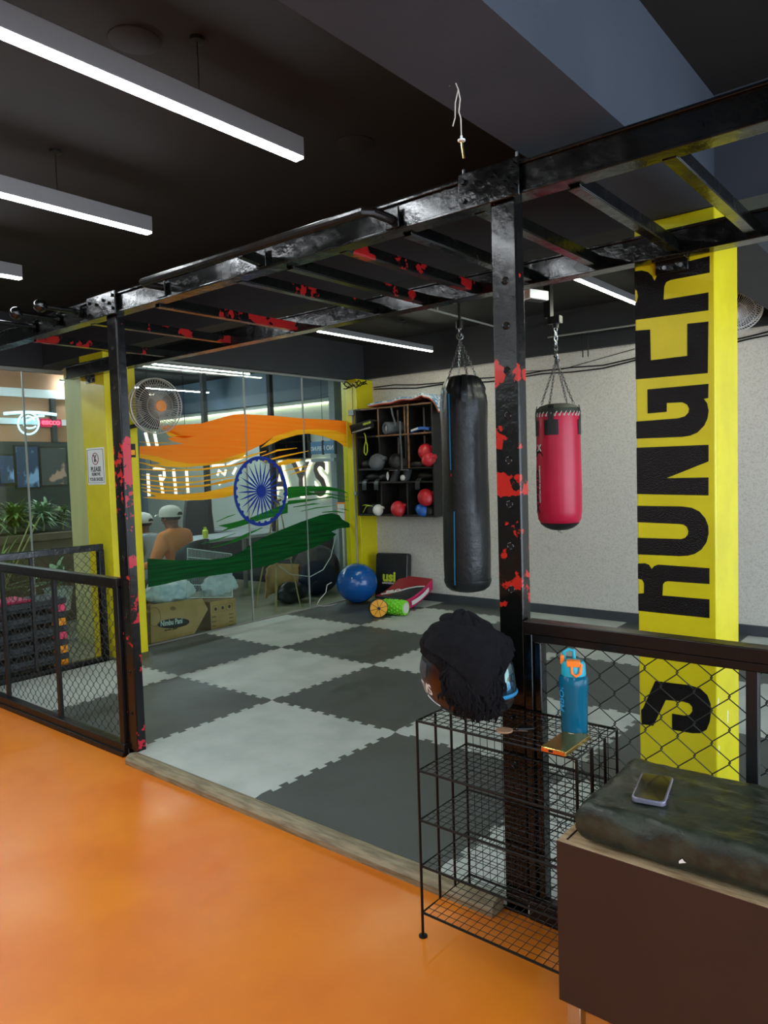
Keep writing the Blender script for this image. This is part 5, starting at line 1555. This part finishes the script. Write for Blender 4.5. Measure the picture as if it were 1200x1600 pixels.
# orange wheel
wc = at(591, 950, 'z', 0.093)
wn = (V((CAM.x, CAM.y, 0)) - V((wc.x, wc.y, 0))).normalized()
wn = (wn + V((0.25, 0.1, 0))).normalized()
t2 = thing('ab_wheel', 'orange exercise wheel with black hub beside the green roller', 'wheel', (wc.x, wc.y, 0.0))
obj('tyre', MB().lathe([(0.08, -0.025), (0.093, -0.02), (0.093, 0.016), (0.084, 0.02)], wc, wn, 32), 'black_metal', t2)
obj('disc', MB().lathe([(0.0, -0.014), (0.086, -0.014), (0.086, 0.021), (0.0, 0.024)], wc, wn, 32), 'roller_orange', t2)
x_, y_, z_ = frame_from(wn)
for k in range(8):
    a = 2 * PI * k / 8 + 0.2
    d_ = x_ * math.cos(a) + y_ * math.sin(a)
    obj('spoke', MB().bar(wc + wn * 0.0245 + d_ * 0.012, wc + wn * 0.022 + d_ * 0.084, 0.004, 0.002, wn), 'black_metal', t2)
obj('hub', MB().cyl(wc + wn * 0.015, wc + wn * 0.035, 0.016, 6), 'black_metal', t2)

# ------------------------------------------------------------------ fans
def fan(label, c, nrm, R, mcage, mhub, mount, scroll=None):
    c, nrm = V(c), V(nrm).normalized()
    t = thing('wall_fan', label, 'fan', mount)
    x, y, d = frame_from(nrm)
    cg = MB()
    def dome(r, side):
        s = r / R
        return 0.05 + (0.07 * (1 - s ** 2.4) if side > 0 else -0.05 - 0.09 * (1 - s ** 2.4) - 0.0)
    for side in (1, -1):
        for k in range(60):
            a = 2 * PI * k / 60
            e = x * math.cos(a) + y * math.sin(a)
            cg.tube([c + e * r + d * dome(r, side) for r in (R * 0.22, R * 0.5, R * 0.75, R * 0.92, R)], 0.0021, 4, caps=False)
        for r in (R * 0.22, R * 0.5, R * 0.78):
            cg.ring(c + d * dome(r, side), d, r, 0.002, 32, 4)
    cg.ring(c + d * 0.05, d, R, 0.005, 40, 6)
    cg.ring(c + d * 0.0, d, R, 0.005, 40, 6)
    obj('cage', cg, mcage, t)
    obj('hub_badge', MB().lathe([(0.0, 0.128), (R * 0.2, 0.125), (R * 0.22, 0.118), (R * 0.22, 0.112), (0, 0.11)], c, d, 24), mhub, t)
    for k in range(3):
        a0 = 2 * PI * k / 3 + 0.3
        def bl(u, v, a0=a0):
            r = R * (0.18 + 0.68 * u)
            a = a0 + (v - 0.5) * (0.5 + 0.5 * math.sin(PI * (0.2 + 0.7 * u)))
            e = x * math.cos(a) + y * math.sin(a)
            return c + e * r + d * (0.01 + 0.05 * (v - 0.5))
        obj('blade', MB().sheet(bl, 8, 5, 0.003), 'black_metal', t)
    obj('motor', MB().lathe([(0.0, -0.2), (0.055, -0.19), (0.07, -0.13), (0.06, -0.05), (0.03, 0.02), (0, 0.02)], c, d, 20), 'black_metal', t)
    arm = MB().tube([c - d * 0.15, c - d * 0.17 - V((0, 0, 0.14)), V(mount) + V((0, 0, 0.05))], 0.018, 8)
    obj('arm', arm, 'black_metal', t)
    obj('wall_plate', MB().obox(V(mount) + V((0, 0, 0.03)), V((0.015, 0, 0)) + V((0, 0.0, 0)), V((0, 0.04, 0)), V((0, 0, 0.07))), 'black_metal', t, bevel=0.004)
    return t
fan('wall fan with an orange hub on the signed yellow column', (-0.64, 1.33, 2.0), (1.0, -0.12, -0.08), 0.215, 'fan_grey', 'fan_orange', (LX1 + 0.015, 1.18, 1.78))
fan('white-caged wall fan half hidden behind the lettered column', at(1146, 478, 'y', 3.95), (0.12, -0.8, -0.75), 0.2, 'fan_white', 'fan_white', (2.95, YB - 0.08, 2.52))

# ------------------------------------------------------------------ notices, wires and small fittings
t = thing('wall_notice', 'white please remove your shoes notice on the yellow column', 'notice', (-1.03, LY0, 1.39))
q = [at(a, b_, 'y', LY0 - 0.001) for a, b_ in ((134, 702), (161, 697), (165, 754), (138, 758))]
q0 = V((-1.17, LY0 - 0.001, 1.39)); W_, H_ = 0.265, 0.295
nx = lambda a, b_, y=LY0 - 0.0035: V((q0.x + a * W_, y, q0.z + b_ * H_))
obj('sheet', MB().box(q0.x, q0.x + W_, LY0 - 0.003, LY0, q0.z, q0.z + H_), 'paper_white', t, smooth=False)
obj('border', MB().tube([nx(0.05, 0.05), nx(0.95, 0.05), nx(0.95, 0.95), nx(0.05, 0.95)], 0.0022, 4, closed=True), 'black_print', t)
obj('lettering', text('PLEASE', nx(0.5, 0.36), (1, 0, 0), (0, 0, 1), 0.052, 0.0008, 0.0015, sx=0.95, align='CENTER'), 'black_print', t, smooth=False)
obj('lettering', text('REMOVE', nx(0.5, 0.24), (1, 0, 0), (0, 0, 1), 0.036, 0.0008, 0.001, sx=0.95, align='CENTER'), 'black_print', t, smooth=False)
obj('lettering', text('YOUR SHOES', nx(0.5, 0.10), (1, 0, 0), (0, 0, 1), 0.038, 0.0008, 0.001, sx=0.88, align='CENTER'), 'black_print', t, smooth=False)
ic = nx(0.5, 0.70)
obj('ban_ring', MB().ring(ic, (0, 1, 0), 0.046, 0.0035, 28, 5), 'sign_red', t)
obj('ban_bar', MB().bar(ic + V((-0.032, 0, 0.032)), ic + V((0.032, 0, -0.032)), 0.005, 0.003, (0, 1, 0)), 'sign_red', t)
obj('shoe_icon', MB().prism([ic + V((a, 0.0005, b_)) for a, b_ in ((-0.022, -0.02), (0.0, -0.03), (0.006, -0.012), (0.0, 0.004), (0.018, 0.028), (0.008, 0.034), (-0.006, 0.01), (-0.014, 0.034), (-0.022, 0.028), (-0.014, 0.0))], (0, -0.001, 0)), 'black_print', t, smooth=False)
t = thing('small_notice', 'tiny dark notice on the side of the signed column, behind the rig post', 'notice', (LX1, 1.25, 1.61))
obj('card', MB().box(LX1, LX1 + 0.003, 1.215, 1.28, 1.6, 1.71), 'black_print', t, smooth=False)
obj('orange_band', MB().box(LX1 + 0.003, LX1 + 0.004, 1.222, 1.273, 1.62, 1.66), 'step_orange', t, smooth=False)
# cables along the top of the plaster wall
for k, (dz, lb) in enumerate(((0.0, 'upper black cable sagging along the plaster wall'), (-0.03, 'lower black cable sagging along the plaster wall'))):
    pts = [V((-0.9 + 4.2 * q / 14, YB - 0.012, 2.37 + dz + 0.012 * math.sin(q * 1.9 + k) - 0.05 * math.sin(PI * q / 14) + (0.06 if q > 9 else 0) * (q - 9) / 5)) for q in range(15)]
    tag(obj('wall_cable', MB().tube(pts, 0.006, 6), 'wire_black'), lb, 'cable')
pts = [at(a, b_, 'y', YB - 0.01) for a, b_ in ((776, 583), (820, 580), (875, 578), (925, 564), (992, 545))]
tag(obj('wall_cable', MB().tube(pts, 0.003, 5), 'wire_black'), 'thin wire rising to the right above the red bag', 'cable')
# tangle of wires over the corner column
for k in range(3):
    pts = [V((-1.1 + 0.32 * q / 9, 4.09 - 0.02 * math.sin(q + k), 2.40 + 0.03 * math.sin(q * 1.3 + 2 * k) - 0.012 * k)) for q in range(10)]
    tag(obj('wire_bundle', MB().tube(pts, 0.006, 6), 'wire_black'), ('topmost', 'middle', 'lowest')[k] + ' wire of the tangle over the corner column', 'wire', 'wires over the corner column')
t = thing('conduit_pipe', 'grey conduit pipe with a junction box on the corner column', 'conduit', (-0.99, 4.09, 0.0))
obj('pipe', MB().cyl((-0.99, 4.088, 0.3), (-0.99, 4.088, 2.05), 0.009, 10), 'conduit', t)
obj('junction_box', MB().box(-1.03, -0.95, 4.06, 4.099, 2.05, 2.11), 'conduit', t, bevel=0.004)
obj('junction_box', MB().box(-1.0, -0.955, 4.07, 4.099, 1.16, 1.2), 'conduit', t, bevel=0.004)
obj('wire', MB().tube([(-0.985, 4.09, 2.11), (-0.985, 4.092, 2.3), (-0.98, 4.09, 2.41)], 0.003, 5), 'wire_black', t)
# loose wire hanging from the beam
pw = [at(712, 130, 'z', 2.43)]
pw += [at(a, b_, 'y', pw[0].y) for a, b_ in ((716, 140), (719, 155), (717, 175), (720, 185), (721, 217))]
t = thing('hanging_wire', 'frayed white wire with a bare end hanging from the grey beam', 'wire', pw[0])
obj('wire', MB().tube(pw, 0.0016, 5), 'cable_white', t)
obj('second_strand', MB().tube([pw[1], pw[1] + V((-0.01, 0, -0.03)), pw[3] + V((-0.012, 0, -0.01)), pw[3] + V((-0.02, 0, -0.03))], 0.0016, 5), 'cable_white', t)
obj('frayed_tip', MB().tube([pw[0], pw[0] + V((-0.012, 0, 0.012)), pw[0] + V((-0.02, 0, 0.0))], 0.0016, 5), 'cable_white', t)
obj('end_plug', MB().lathe([(0.0, -0.002), (0.01, -0.002), (0.01, 0.002), (0.003, 0.004), (0.003, 0.012)], pw[-1] - V((0, 0, 0.004)), n=10), 'enamel_white', t)
obj('bare_pin', MB().tube([pw[-1] - V((0, 0, 0.004)), pw[-1] - V((-0.006, 0, 0.05))], 0.0028, 6), 'gold', t)
# faint round plates on the ceiling
for (a, b_, lb) in ((210, 62, 'faint round blanking plate on the ceiling above the near linear light'), (556, 224, 'faint round blanking plate on the ceiling right of the near linear light')):
    p = at(a, b_, 'z', ZC)
    tag(obj('ceiling_plate', MB().lathe([(0.0, -0.008), (0.075, -0.008), (0.082, -0.004), (0.082, 0.0)], (p.x, p.y, ZC), n=28), 'ceiling_black'), lb, 'plate')
# white louvred fitting and pipes under the ceiling
p = at(836, 462, 'z', 2.55)
t = thing('louvre_fitting', 'small white louvred box hanging beyond the centre post', 'fitting', p)
e1 = V((0.3, 0.95, 0)).normalized(); e2 = V((0.95, -0.3, 0)).normalized()
obj('case', MB().obox(p, e1 * 0.085, e2 * 0.04, V((0, 0, 0.03))), 'enamel_white', t, bevel=0.004)
for k in range(7):
    obj('slat', MB().obox(p + e1 * (-0.06 + 0.02 * k) + V((0, 0, -0.031)), e1 * 0.004, e2 * 0.033, V((0, 0, 0.003))), 'foam_grey', t, smooth=False)
obj('drop_rod', MB().cyl(p + V((0, 0, 0.03)), V((p.x, p.y, ZC)), 0.006, 8), 'black_metal', t)
a0, a1 = at(672, 483, 'z', 2.72), at(765, 508, 'z', 2.72)
d_ = (a1 - a0)
t = thing('ceiling_pipe', 'pale slim conduit crossing under the ceiling behind the rig', 'conduit', a0)
obj('pipe', MB().cyl(a0 - d_ * 0.3, a0 + d_ * 2.0, 0.009, 8), 'conduit', t)
for s_ in (0.1, 1.6):
    q_ = a0 + d_ * s_
    obj('clip', MB().box(q_.x - 0.01, q_.x + 0.01, q_.y - 0.01, q_.y + 0.01, q_.z, ZC), 'conduit', t)
a0, a1 = at(885, 523, 'y', 4.2), at(990, 508, 'y', 4.2)
t = thing('wall_rail', 'slim grey rail above the plaster wall near the lettered column', 'rail', a0)
obj('rail', MB().cyl(a0 - (a1 - a0) * 0.3, a1 + (a1 - a0) * 1.2, 0.008, 8), 'conduit', t)
for s_ in (0.25, 0.33):
    q_ = a0 + (a1 - a0) * s_
    obj('rod', MB().cyl(q_, q_ - V((0, 0, 0.22)), 0.005, 6), 'wire_black', t)

# ------------------------------------------------------------------ wire rack by the centre post
KX0, KX1, KY0, KY1 = 3.135, 3.665, -0.285, -0.012
KZ = [0.655, 0.497, 0.338, 0.19, 0.038]
t = thing('shoe_rack', 'black wire shoe rack standing in front of the centre post', 'rack', (3.4, -0.15, ZF))
for x in (KX0, KX1):
    for y in (KY0, KY1):
        lg_ = obj('leg', MB().cyl((x, y, ZF + 0.004), (x, y, KZ[0]), 0.0045, 8), 'wire_black', t)
        obj('foot_pad', MB().lathe([(0.0, 0.0), (0.014, 0.0), (0.014, 0.004), (0.006, 0.007), (0, 0.007)], (x, y, ZF), n=14), 'wire_black', lg_)
    for fy in (0.36, 0.68):
        y = KY0 + (KY1 - KY0) * fy
        obj('side_bar', MB().cyl((x, y, KZ[4]), (x, y, KZ[0]), 0.0045, 8), 'wire_black', t)
for z in KZ:
    sh = obj('shelf_frame', MB().tube([(KX0, KY0, z), (KX1, KY0, z), (KX1, KY1, z), (KX0, KY1, z)], 0.0042, 6, closed=True), 'wire_black', t)
    g = MB()
    nl, nc = 9, 19
    for k in range(1, nl):
        y = KY0 + (KY1 - KY0) * k / nl
        g.cyl((KX0, y, z + 0.0005), (KX1, y, z + 0.0005), 0.0014, 4)
    for k in range(1, nc):
        x = KX0 + (KX1 - KX0) * k / nc
        g.cyl((x, KY0, z + 0.003), (x, KY1, z + 0.003), 0.0014, 4)
    obj('shelf_grid', g, 'wire_black', sh)
g = MB()
for k in range(1, 19):
    x = KX0 + (KX1 - KX0) * k / 19
    g.cyl((x, KY1, KZ[4]), (x, KY1, KZ[0]), 0.0013, 4)
for k in range(1, 20):
    z = KZ[4] + (KZ[0] - KZ[4]) * k / 20
    g.cyl((KX0, KY1 + 0.002, z), (KX1, KY1 + 0.002, z), 0.0013, 4)
obj('back_grid', g, 'wire_black', t)
ZT = KZ[0] + 0.0048

# ------------------------------------------------------------------ helmet and cloth on the rack
HC = V((3.235, -0.150, ZT + 0.128))
t = thing('motorcycle_helmet', 'dark maroon full-face motorcycle helmet on the wire rack', 'helmet', (HC.x, HC.y, ZT))
def hel(a, e, k=1.0):
    """helmet surface: a = azimuth from the front (+x), e = elevation"""
    rx, ry = 0.155, 0.122
    rz = 0.138 if e > 0 else 0.128
    x = rx * math.cos(e) ** 0.85 * math.cos(a)
    y = ry * math.cos(e) ** 0.85 * math.sin(a)
    z = rz * math.sin(e)
    if e < 0 and math.cos(a) > 0:
        x += 0.018 * math.cos(a) * math.sin(-e) * 2.0
    return HC + V((x, y, z)) * k
b = MB()
NA, NE = 48, 26
E0, E1 = -1.28, PI / 2
vs, fs, ms = [], [], []
for j in range(NE + 1):
    e = E0 + (E1 - E0) * j / NE
    for i in range(NA):
        vs.append(hel(2 * PI * i / NA, min(e, PI / 2 - 1e-4)))
for j in range(NE):
    e = E0 + (E1 - E0) * (j + 0.5) / NE
    for i in range(NA):
        a = 2 * PI * (i + 0.5) / NA
        aa = (a + PI) % (2 * PI) - PI
        if abs(aa) < 1.0 and -0.30 < e < 0.42:
            continue
        q = (j * NA + i, j * NA + (i + 1) % NA, (j + 1) * NA + (i + 1) % NA, (j + 1) * NA + i)
        fs.append(q)
        ms.append(1 if e < -0.95 or (e > -0.05 and abs(aa) > 2.0 and e < 0.4) else 0)
b.add(vs, fs)
b.m = ms
b.f.append(list(range(NA - 1, -1, -1)))
b.m.append(1)
sh = obj('shell', b, ['helmet_shell', 'helmet_black'], t, ang=70)
md = sh.modifiers.new('thick', 'SOLIDIFY')
md.thickness = 0.006
obj('visor', MB().sheet(lambda u, v: hel(-1.08 + 2.16 * u, -0.30 + 0.80 * v, 1.025), 24, 12, 0.003), 'visor', t, ang=70)
obj('visor_seal', MB().tube([hel(-1.1 + 2.2 * k / 20, -0.33, 1.012) for k in range(21)], 0.007, 6), 'stripe_blue', t)
for s_ in (-1, 1):
    obj('visor_pivot', MB().cyl(hel(1.12 * s_, 0.1, 0.99), hel(1.12 * s_, 0.1, 1.05), 0.026, 18), 'helmet_black', t)
obj('lining', MB().sphere(HC - V((0, 0, 0.01)), 0.108, (1.1, 0.95, 1.0), 20, 14), 'hair', t)
obj('chin_vent', MB().sheet(lambda u, v: hel(-0.35 + 0.7 * u, -0.72 + 0.2 * v, 1.02), 8, 4, 0.004), 'helmet_black', t)
obj('rear_vent', MB().sheet(lambda u, v: hel(PI + 0.25 + 0.75 * u, 0.10 + 0.32 * v - 0.12 * u, 1.03), 8, 5, 0.008), 'base_grey', t)
obj('rim_trim', MB().tube([hel(2 * PI * k / 40, E0 + 0.02, 1.005) for k in range(40)], 0.006, 6, closed=True), 'helmet_black', t)
# brand letters at the back and a thin pinstripe
lt = text('TVS', (0, 0, 0), (1, 0, 0), (0, 1, 0), 0.05, 0.001, 0.0012)
lt.v = [hel(PI + 0.62 + p.x / 0.15, -0.42 + p.y / 0.13, 1.012 + p.z) for p in lt.v]
obj('lettering', lt, 'white_print', t, smooth=False)
obj('pinstripe', MB().tube([hel(PI + 0.30 + 0.3 * k / 8, -0.42 - 0.1 * k / 8, 1.006) for k in range(9)], 0.0012, 4), 'white_print', t)
obj('pinstripe', MB().tube([hel(PI + 0.75 + 0.45 * k / 8, -0.55 - 0.22 * k / 8, 1.006) for k in range(9)], 0.0012, 4), 'white_print', t)

# black scarf thrown over the helmet, hanging lower on the room side, with fringe
t = thing('black_scarf', 'black fringed scarf bundled over the motorcycle helmet', 'scarf', (HC.x, HC.y, HC.z))
HEM = [(-3.15, 0.55), (-2.6, 0.50), (-2.1, 0.42), (-1.8, 0.30), (-1.55, 0.05), (-1.35, -0.35), (-1.15, -0.65), (-0.95, -0.75), (-0.6, -0.65), (-0.42, -0.2), (-0.28, 0.40), (0.3, 0.55), (1.2, 0.2), (2.2, 0.1), (3.15, 0.40)]
def hem_at(a):
    a = (a + PI) % (2 * PI) - PI
    for (a0, h0), (a1, h1) in zip(HEM, HEM[1:]):
        if a0 <= a <= a1:
            return h0 + (h1 - h0) * (a - a0) / (a1 - a0)
    return 0.4
def scarf(u, v):
    a = 2 * PI * u
    hem = hem_at(a)
    e = PI / 2 - (PI / 2 - hem) * v
    fold = 0.06 * v * math.sin(11 * a + 3 * v) * (0.6 + 0.4 * math.sin(3 * a)) + 0.16 * fbm((math.cos(a), math.sin(a), v * 1.5), 2.2) * (0.3 + v)
    k = 1.07 + 0.06 * math.sin(PI * v) + fold * 0.8
    p = hel(a, min(e, PI / 2 - 1e-3), k)
    bump = math.exp(-((p.x - (HC.x - 0.0)) ** 2 + (p.y - HC.y + 0.01) ** 2) / 0.004)
    p.z += 0.045 * bump + 0.012 * fbm(p, 12)
    return p
cl = obj('cloth', MB().sheet(scarf, 84, 30, 0.004), 'cloth_black', t, ang=80)
# a loose upper layer with a ridge and a hanging corner
def layer(u, v):
    a = -2.5 + 2.5 * u
    lowe = 0.22 + 0.75 * abs(u - 0.62) - (0.5 * math.exp(-((u - 0.72) / 0.13) ** 2))
    e = 1.45 - (1.45 - lowe) * v
    k = 1.19 + 0.05 * math.sin(PI * v) + 0.05 * math.sin(9 * u + 4 * v) * v + 0.06 * fbm((u * 2, v * 2, 5), 2)
    p = hel(a, e, k)
    p.z += 0.016 * math.exp(-((u - 0.3) ** 2) / 0.05)
    return p
obj('upper_layer', MB().sheet(layer, 34, 22, 0.005), 'cloth_black', t, ang=80)
obj('knot', MB().sphere(hel(-2.2, 1.35, 1.30), 0.026, (1.5, 1.0, 0.8), 14, 10), 'cloth_black', t)
fr = MB()
for k in range(70):
    a = -1.5 + 1.05 * k / 69 + random.uniform(-0.02, 0.02)
    e0 = 0.42 + random.uniform(-0.2, 0.15)
    e1 = max(-1.05, hem_at(a) - random.uniform(0.0, 0.3))
    e0 = max(e0, e1 + 0.3)
    w1, w2 = random.uniform(-0.09, 0.09), random.uniform(-0.22, 0.14)
    pts = [hel(a + w1 * math.sin(q * 1.3) + w2 * q / 9, e0 + (e1 - e0) * q / 9, 1.16 + 0.05 * math.sin(q * 0.9 + k) - 0.04 * q / 9) for q in range(10)]
    fr.tube(pts, [0.0048] * 9 + [0.002], 5)
tag(obj('fringe', fr, 'cloth_black', t), kind='stuff')

# ------------------------------------------------------------------ bottle, power bank and key tag on the rack
BC = V((3.585, -0.125, ZT))
t = thing('water_bottle', 'translucent teal water bottle with an orange carry loop, on the wire rack', 'bottle', BC)
obj('body', MB().lathe([(0.0, 0.0), (0.034, 0.0), (0.037, 0.005), (0.0375, 0.02), (0.0385, 0.09), (0.0415, 0.145), (0.0415, 0.16), (0.039, 0.168), (0.034, 0.174), (0.033, 0.178)], BC, n=36), 'bottle_teal', t)
obj('water', MB().lathe([(0.0, 0.004), (0.033, 0.004), (0.035, 0.02), (0.036, 0.085), (0.0362, 0.1), (0.0, 0.1)], BC, n=32), 'water_teal', t)
cap_ = obj('cap', MB().lathe([(0.034, 0.174), (0.0345, 0.178), (0.0335, 0.205), (0.028, 0.214), (0.0, 0.216)], BC, n=32), 'teal_plastic', t)
ang_ = math.atan2(CAM.y - BC.y, CAM.x - BC.x)
sd = V((math.cos(ang_ + PI / 2), math.sin(ang_ + PI / 2), 0))
fw = V((math.cos(ang_), math.sin(ang_), 0))
L_ = sd * 0.0
obj('spout_loop', MB().tube([BC - sd * 0.024 + fw * -0.01 + V((0, 0, 0.212)), BC - sd * 0.026 + V((0, 0, 0.238)), BC - sd * 0.012 + V((0, 0, 0.246)), BC + sd * 0.001 + V((0, 0, 0.243)), BC + sd * 0.003 + V((0, 0, 0.214))], 0.005, 8), 'teal_plastic', cap_)
q0_ = BC + fw * 0.030 + sd * 0.006
obj('carry_loop', MB().tube([q0_ + sd * -0.012 + V((0, 0, 0.212)), q0_ + sd * -0.010 + fw * 0.007 + V((0, 0, 0.186)), q0_ + sd * 0.0 + fw * 0.008 + V((0, 0, 0.178)), q0_ + sd * 0.012 + fw * 0.007 + V((0, 0, 0.186)), q0_ + sd * 0.016 + V((0, 0, 0.213))], 0.0042, 8), 'orange_plastic', cap_)
obj('latch', MB().obox(BC + fw * 0.022 + V((0, 0, 0.212)), sd * 0.019, fw * 0.013, V((0, 0, 0.009))), 'orange_plastic', cap_, bevel=0.003)
obj('latch', MB().obox(BC - sd * 0.031 + V((0, 0, 0.216)), sd * 0.006, fw * 0.006, V((0.0, 0, 0.013))), 'orange_plastic', cap_, bevel=0.003)
lt = text('MBOU', (0, 0, 0), (0, 1, 0), (-1, 0, 0), 0.03, 0.0008, 0.0008)
lt.v = [V((BC.x + 0.0412 * math.cos(ang_ - 0.75 + p.x / 0.04), BC.y + 0.0412 * math.sin(ang_ - 0.75 + p.x / 0.04), BC.z + 0.07 + p.y)) for p in lt.v]
obj('lettering', lt, 'print_blue', t, smooth=False)
t = thing('power_bank', 'gold slab power bank lying at the front corner of the wire rack', 'power bank', (3.605, -0.215, ZT))
M = Matrix.Translation(V((3.605, -0.222, ZT + 0.0005))) @ Matrix.Rotation(0.0, 4, 'Z')
obj('body', MB().prism([(x, y, 0.0) for x, y in rounded(0.076, 0.158, 0.008)], (0, 0, 0.014)).xf(M), 'gold', t, bevel=0.002)
obj('end_face', MB().box(-0.034, 0.034, -0.0805, -0.079, 0.002, 0.012).xf(M), 'copper', t, smooth=False)
obj('port', MB().box(-0.012, 0.0, -0.0815, -0.0803, 0.004, 0.010).xf(M), 'hole_black', t, smooth=False)
obj('button', MB().box(-0.02, -0.004, 0.055, 0.062, 0.014, 0.0148).xf(M), 'chrome', t, smooth=False)
t = thing('key_tag', 'round tan key tag with a small black fob, beside the helmet', 'key tag', (3.42, -0.225, ZT))
obj('disc', MB().lathe([(0.0, 0.0), (0.024, 0.0), (0.025, 0.002), (0.024, 0.004), (0.0, 0.004)], (3.41, -0.222, ZT + 0.0005), n=28), 'tag_tan', t)
obj('ring', MB().ring((3.433, -0.2, ZT + 0.003), (0, 0, 1), 0.01, 0.0012, 16, 5), 'chrome', t)
obj('fob', MB().bar((3.437, -0.195, ZT + 0.005), (3.475, -0.165, ZT + 0.005), 0.018, 0.008), 'helmet_black', t, bevel=0.002)
obj('key', MB().bar((3.437, -0.205, ZT + 0.003), (3.468, -0.19, ZT + 0.003), 0.006, 0.002), 'steel', t)

# ------------------------------------------------------------------ bench with cushion
NX0, NX1, NY0, NY1, NZ0, NZ1 = 3.68, 5.35, -0.44, -0.035, 0.09, 0.503
t = thing('storage_bench', 'dark brown laminate storage bench with bare plywood top edge', 'bench', (4.4, -0.25, ZF))
obj('front_panel', MB().box(NX0, NX1, NY0, NY0 + 0.018, NZ0, NZ1), 'laminate_brown', t, bevel=0.001)
obj('back_panel', MB().box(NX0, NX1, NY1 - 0.018, NY1, NZ0, NZ1), 'laminate_brown', t, bevel=0.001)
for x in (NX0, NX1 - 0.018):
    obj('side_panel', MB().box(x, x + 0.018, NY0 + 0.018, NY1 - 0.018, NZ0, NZ1), 'laminate_brown', t, bevel=0.001)
obj('top_board', MB().box(NX0 + 0.019, NX1 - 0.019, NY0 + 0.019, NY1 - 0.019, NZ1 - 0.025, NZ1 - 0.003), 'plywood', t, smooth=False)
obj('raw_edge', MB().box(NX0 + 0.001, NX1 - 0.001, NY0 + 0.001, NY0 + 0.017, NZ1, NZ1 + 0.0012).box(NX0 + 0.001, NX0 + 0.017, NY0 + 0.017, NY1, NZ1, NZ1 + 0.0012), 'plywood', t, smooth=False)
for x in (NX0 + 0.012, NX1 - 0.05):
    for y in (NY0 + 0.02, NY1 - 0.055):
        obj('leg', MB().box(x, x + 0.035, y, y + 0.035, ZF, NZ0), 'chrome', t, bevel=0.003)
UX0, UX1, UY0, UY1, UZ0, UZ1 = 3.722, 5.36, -0.418, -0.045, NZ1 + 0.002, 0.605
b = MB()
def cush(u, v, top):
    x, y = UX0 + (UX1 - UX0) * u, UY0 + (UY1 - UY0) * v
    ex = min(1.0, min(u * (UX1 - UX0), (1 - u) * (UX1 - UX0)) / 0.03)
    ey = min(1.0, min(v, 1 - v) * (UY1 - UY0) / 0.028)
    r = (1 - (1 - ex) ** 2.2) * (1 - (1 - ey) ** 2.2)
    zm = UZ0 + 0.045
    if top:
        w = 0.007 * fbm((x, y * 2.2, 0), 5.0) * r + 0.004 * fbm((x, y, 3), 13)
        return V((x, y, zm + (UZ1 - zm) * (0.45 + 0.55 * math.sqrt(max(0, r))) + w))
    return V((x, y, max(UZ0, zm - (zm - UZ0) * (0.25 + 0.75 * math.sqrt(max(0, r))))))
NU, NV = 150, 56
ease = lambda q: 0.5 - 0.5 * math.cos(PI * q)
vs = [cush(ease(i / NU) if False else i / NU, j / NV, True) for j in range(NV + 1) for i in range(NU + 1)]
K0 = len(vs)
vs += [cush(i / NU, j / NV, False) for j in range(NV + 1) for i in range(NU + 1)]
Wd = NU + 1
fs = []
for j in range(NV):
    for i in range(NU):
        a = j * Wd + i
        fs += [(a, a + 1, a + Wd + 1, a + Wd), (K0 + a, K0 + a + Wd, K0 + a + Wd + 1, K0 + a + 1)]
edge = [i for i in range(NU)] + [j * Wd + NU for j in range(NV)] + [NV * Wd + i for i in range(NU, 0, -1)] + [j * Wd for j in range(NV, 0, -1)]
for q in range(len(edge)):
    a, b_ = edge[q], edge[(q + 1) % len(edge)]
    fs.append((b_, a, K0 + a, K0 + b_))
b.add(vs, fs)
# wrinkles along the front edge
for p in b.v:
    if p.y < UY0 + 0.03:
        p.y += 0.014 * math.sin(p.x * 30 + 60 * p.z) * fbm((p.x, 0, p.z), 6)
t = thing('bench_cushion', 'creased black vinyl cushion lying on the brown bench', 'cushion', (4.4, -0.25, UZ0))
obj('cover', b, 'cushion', t, ang=70)
obj('tear', MB().prism([at(a, c_, 'y', UY0 - 0.002) for a, c_ in ((1061, 1345), (1066, 1342), (1069, 1346), (1072, 1348), (1061, 1349))], (0, -0.001, 0)), 'white_print', t, smooth=False)
t = thing('smartphone', 'smartphone in a shiny clear case, screen up on the black cushion', 'phone', (3.86, -0.255, UZ1))
pa, pb_, pc_, pd_ = [at(a, c_, 'z', UZ1 + 0.004) for a, c_ in ((989, 1254), (1033, 1264), (1050, 1216), (1008, 1209))]
yx = ((pd_ - pa) + (pc_ - pb_)).normalized()
M = Matrix.Translation((pa + pb_ + pc_ + pd_) / 4 + V((0, 0, 0.003))) @ Matrix.Rotation(math.atan2(yx.y, yx.x) - PI / 2, 4, 'Z')
obj('case', MB().prism([(x, y, -0.006) for x, y in rounded(0.08, 0.165, 0.014)], (0, 0, 0.012)).xf(M), 'phone_case', t, bevel=0.002)
obj('screen', MB().prism([(x, y, 0.006) for x, y in rounded(0.070, 0.154, 0.011)], (0, 0, 0.001)).xf(M), 'phone_glass', t, smooth=False)
obj('side_button', MB().box(0.0395, 0.0415, 0.0, 0.03, -0.002, 0.002).xf(M), 'chrome', t)
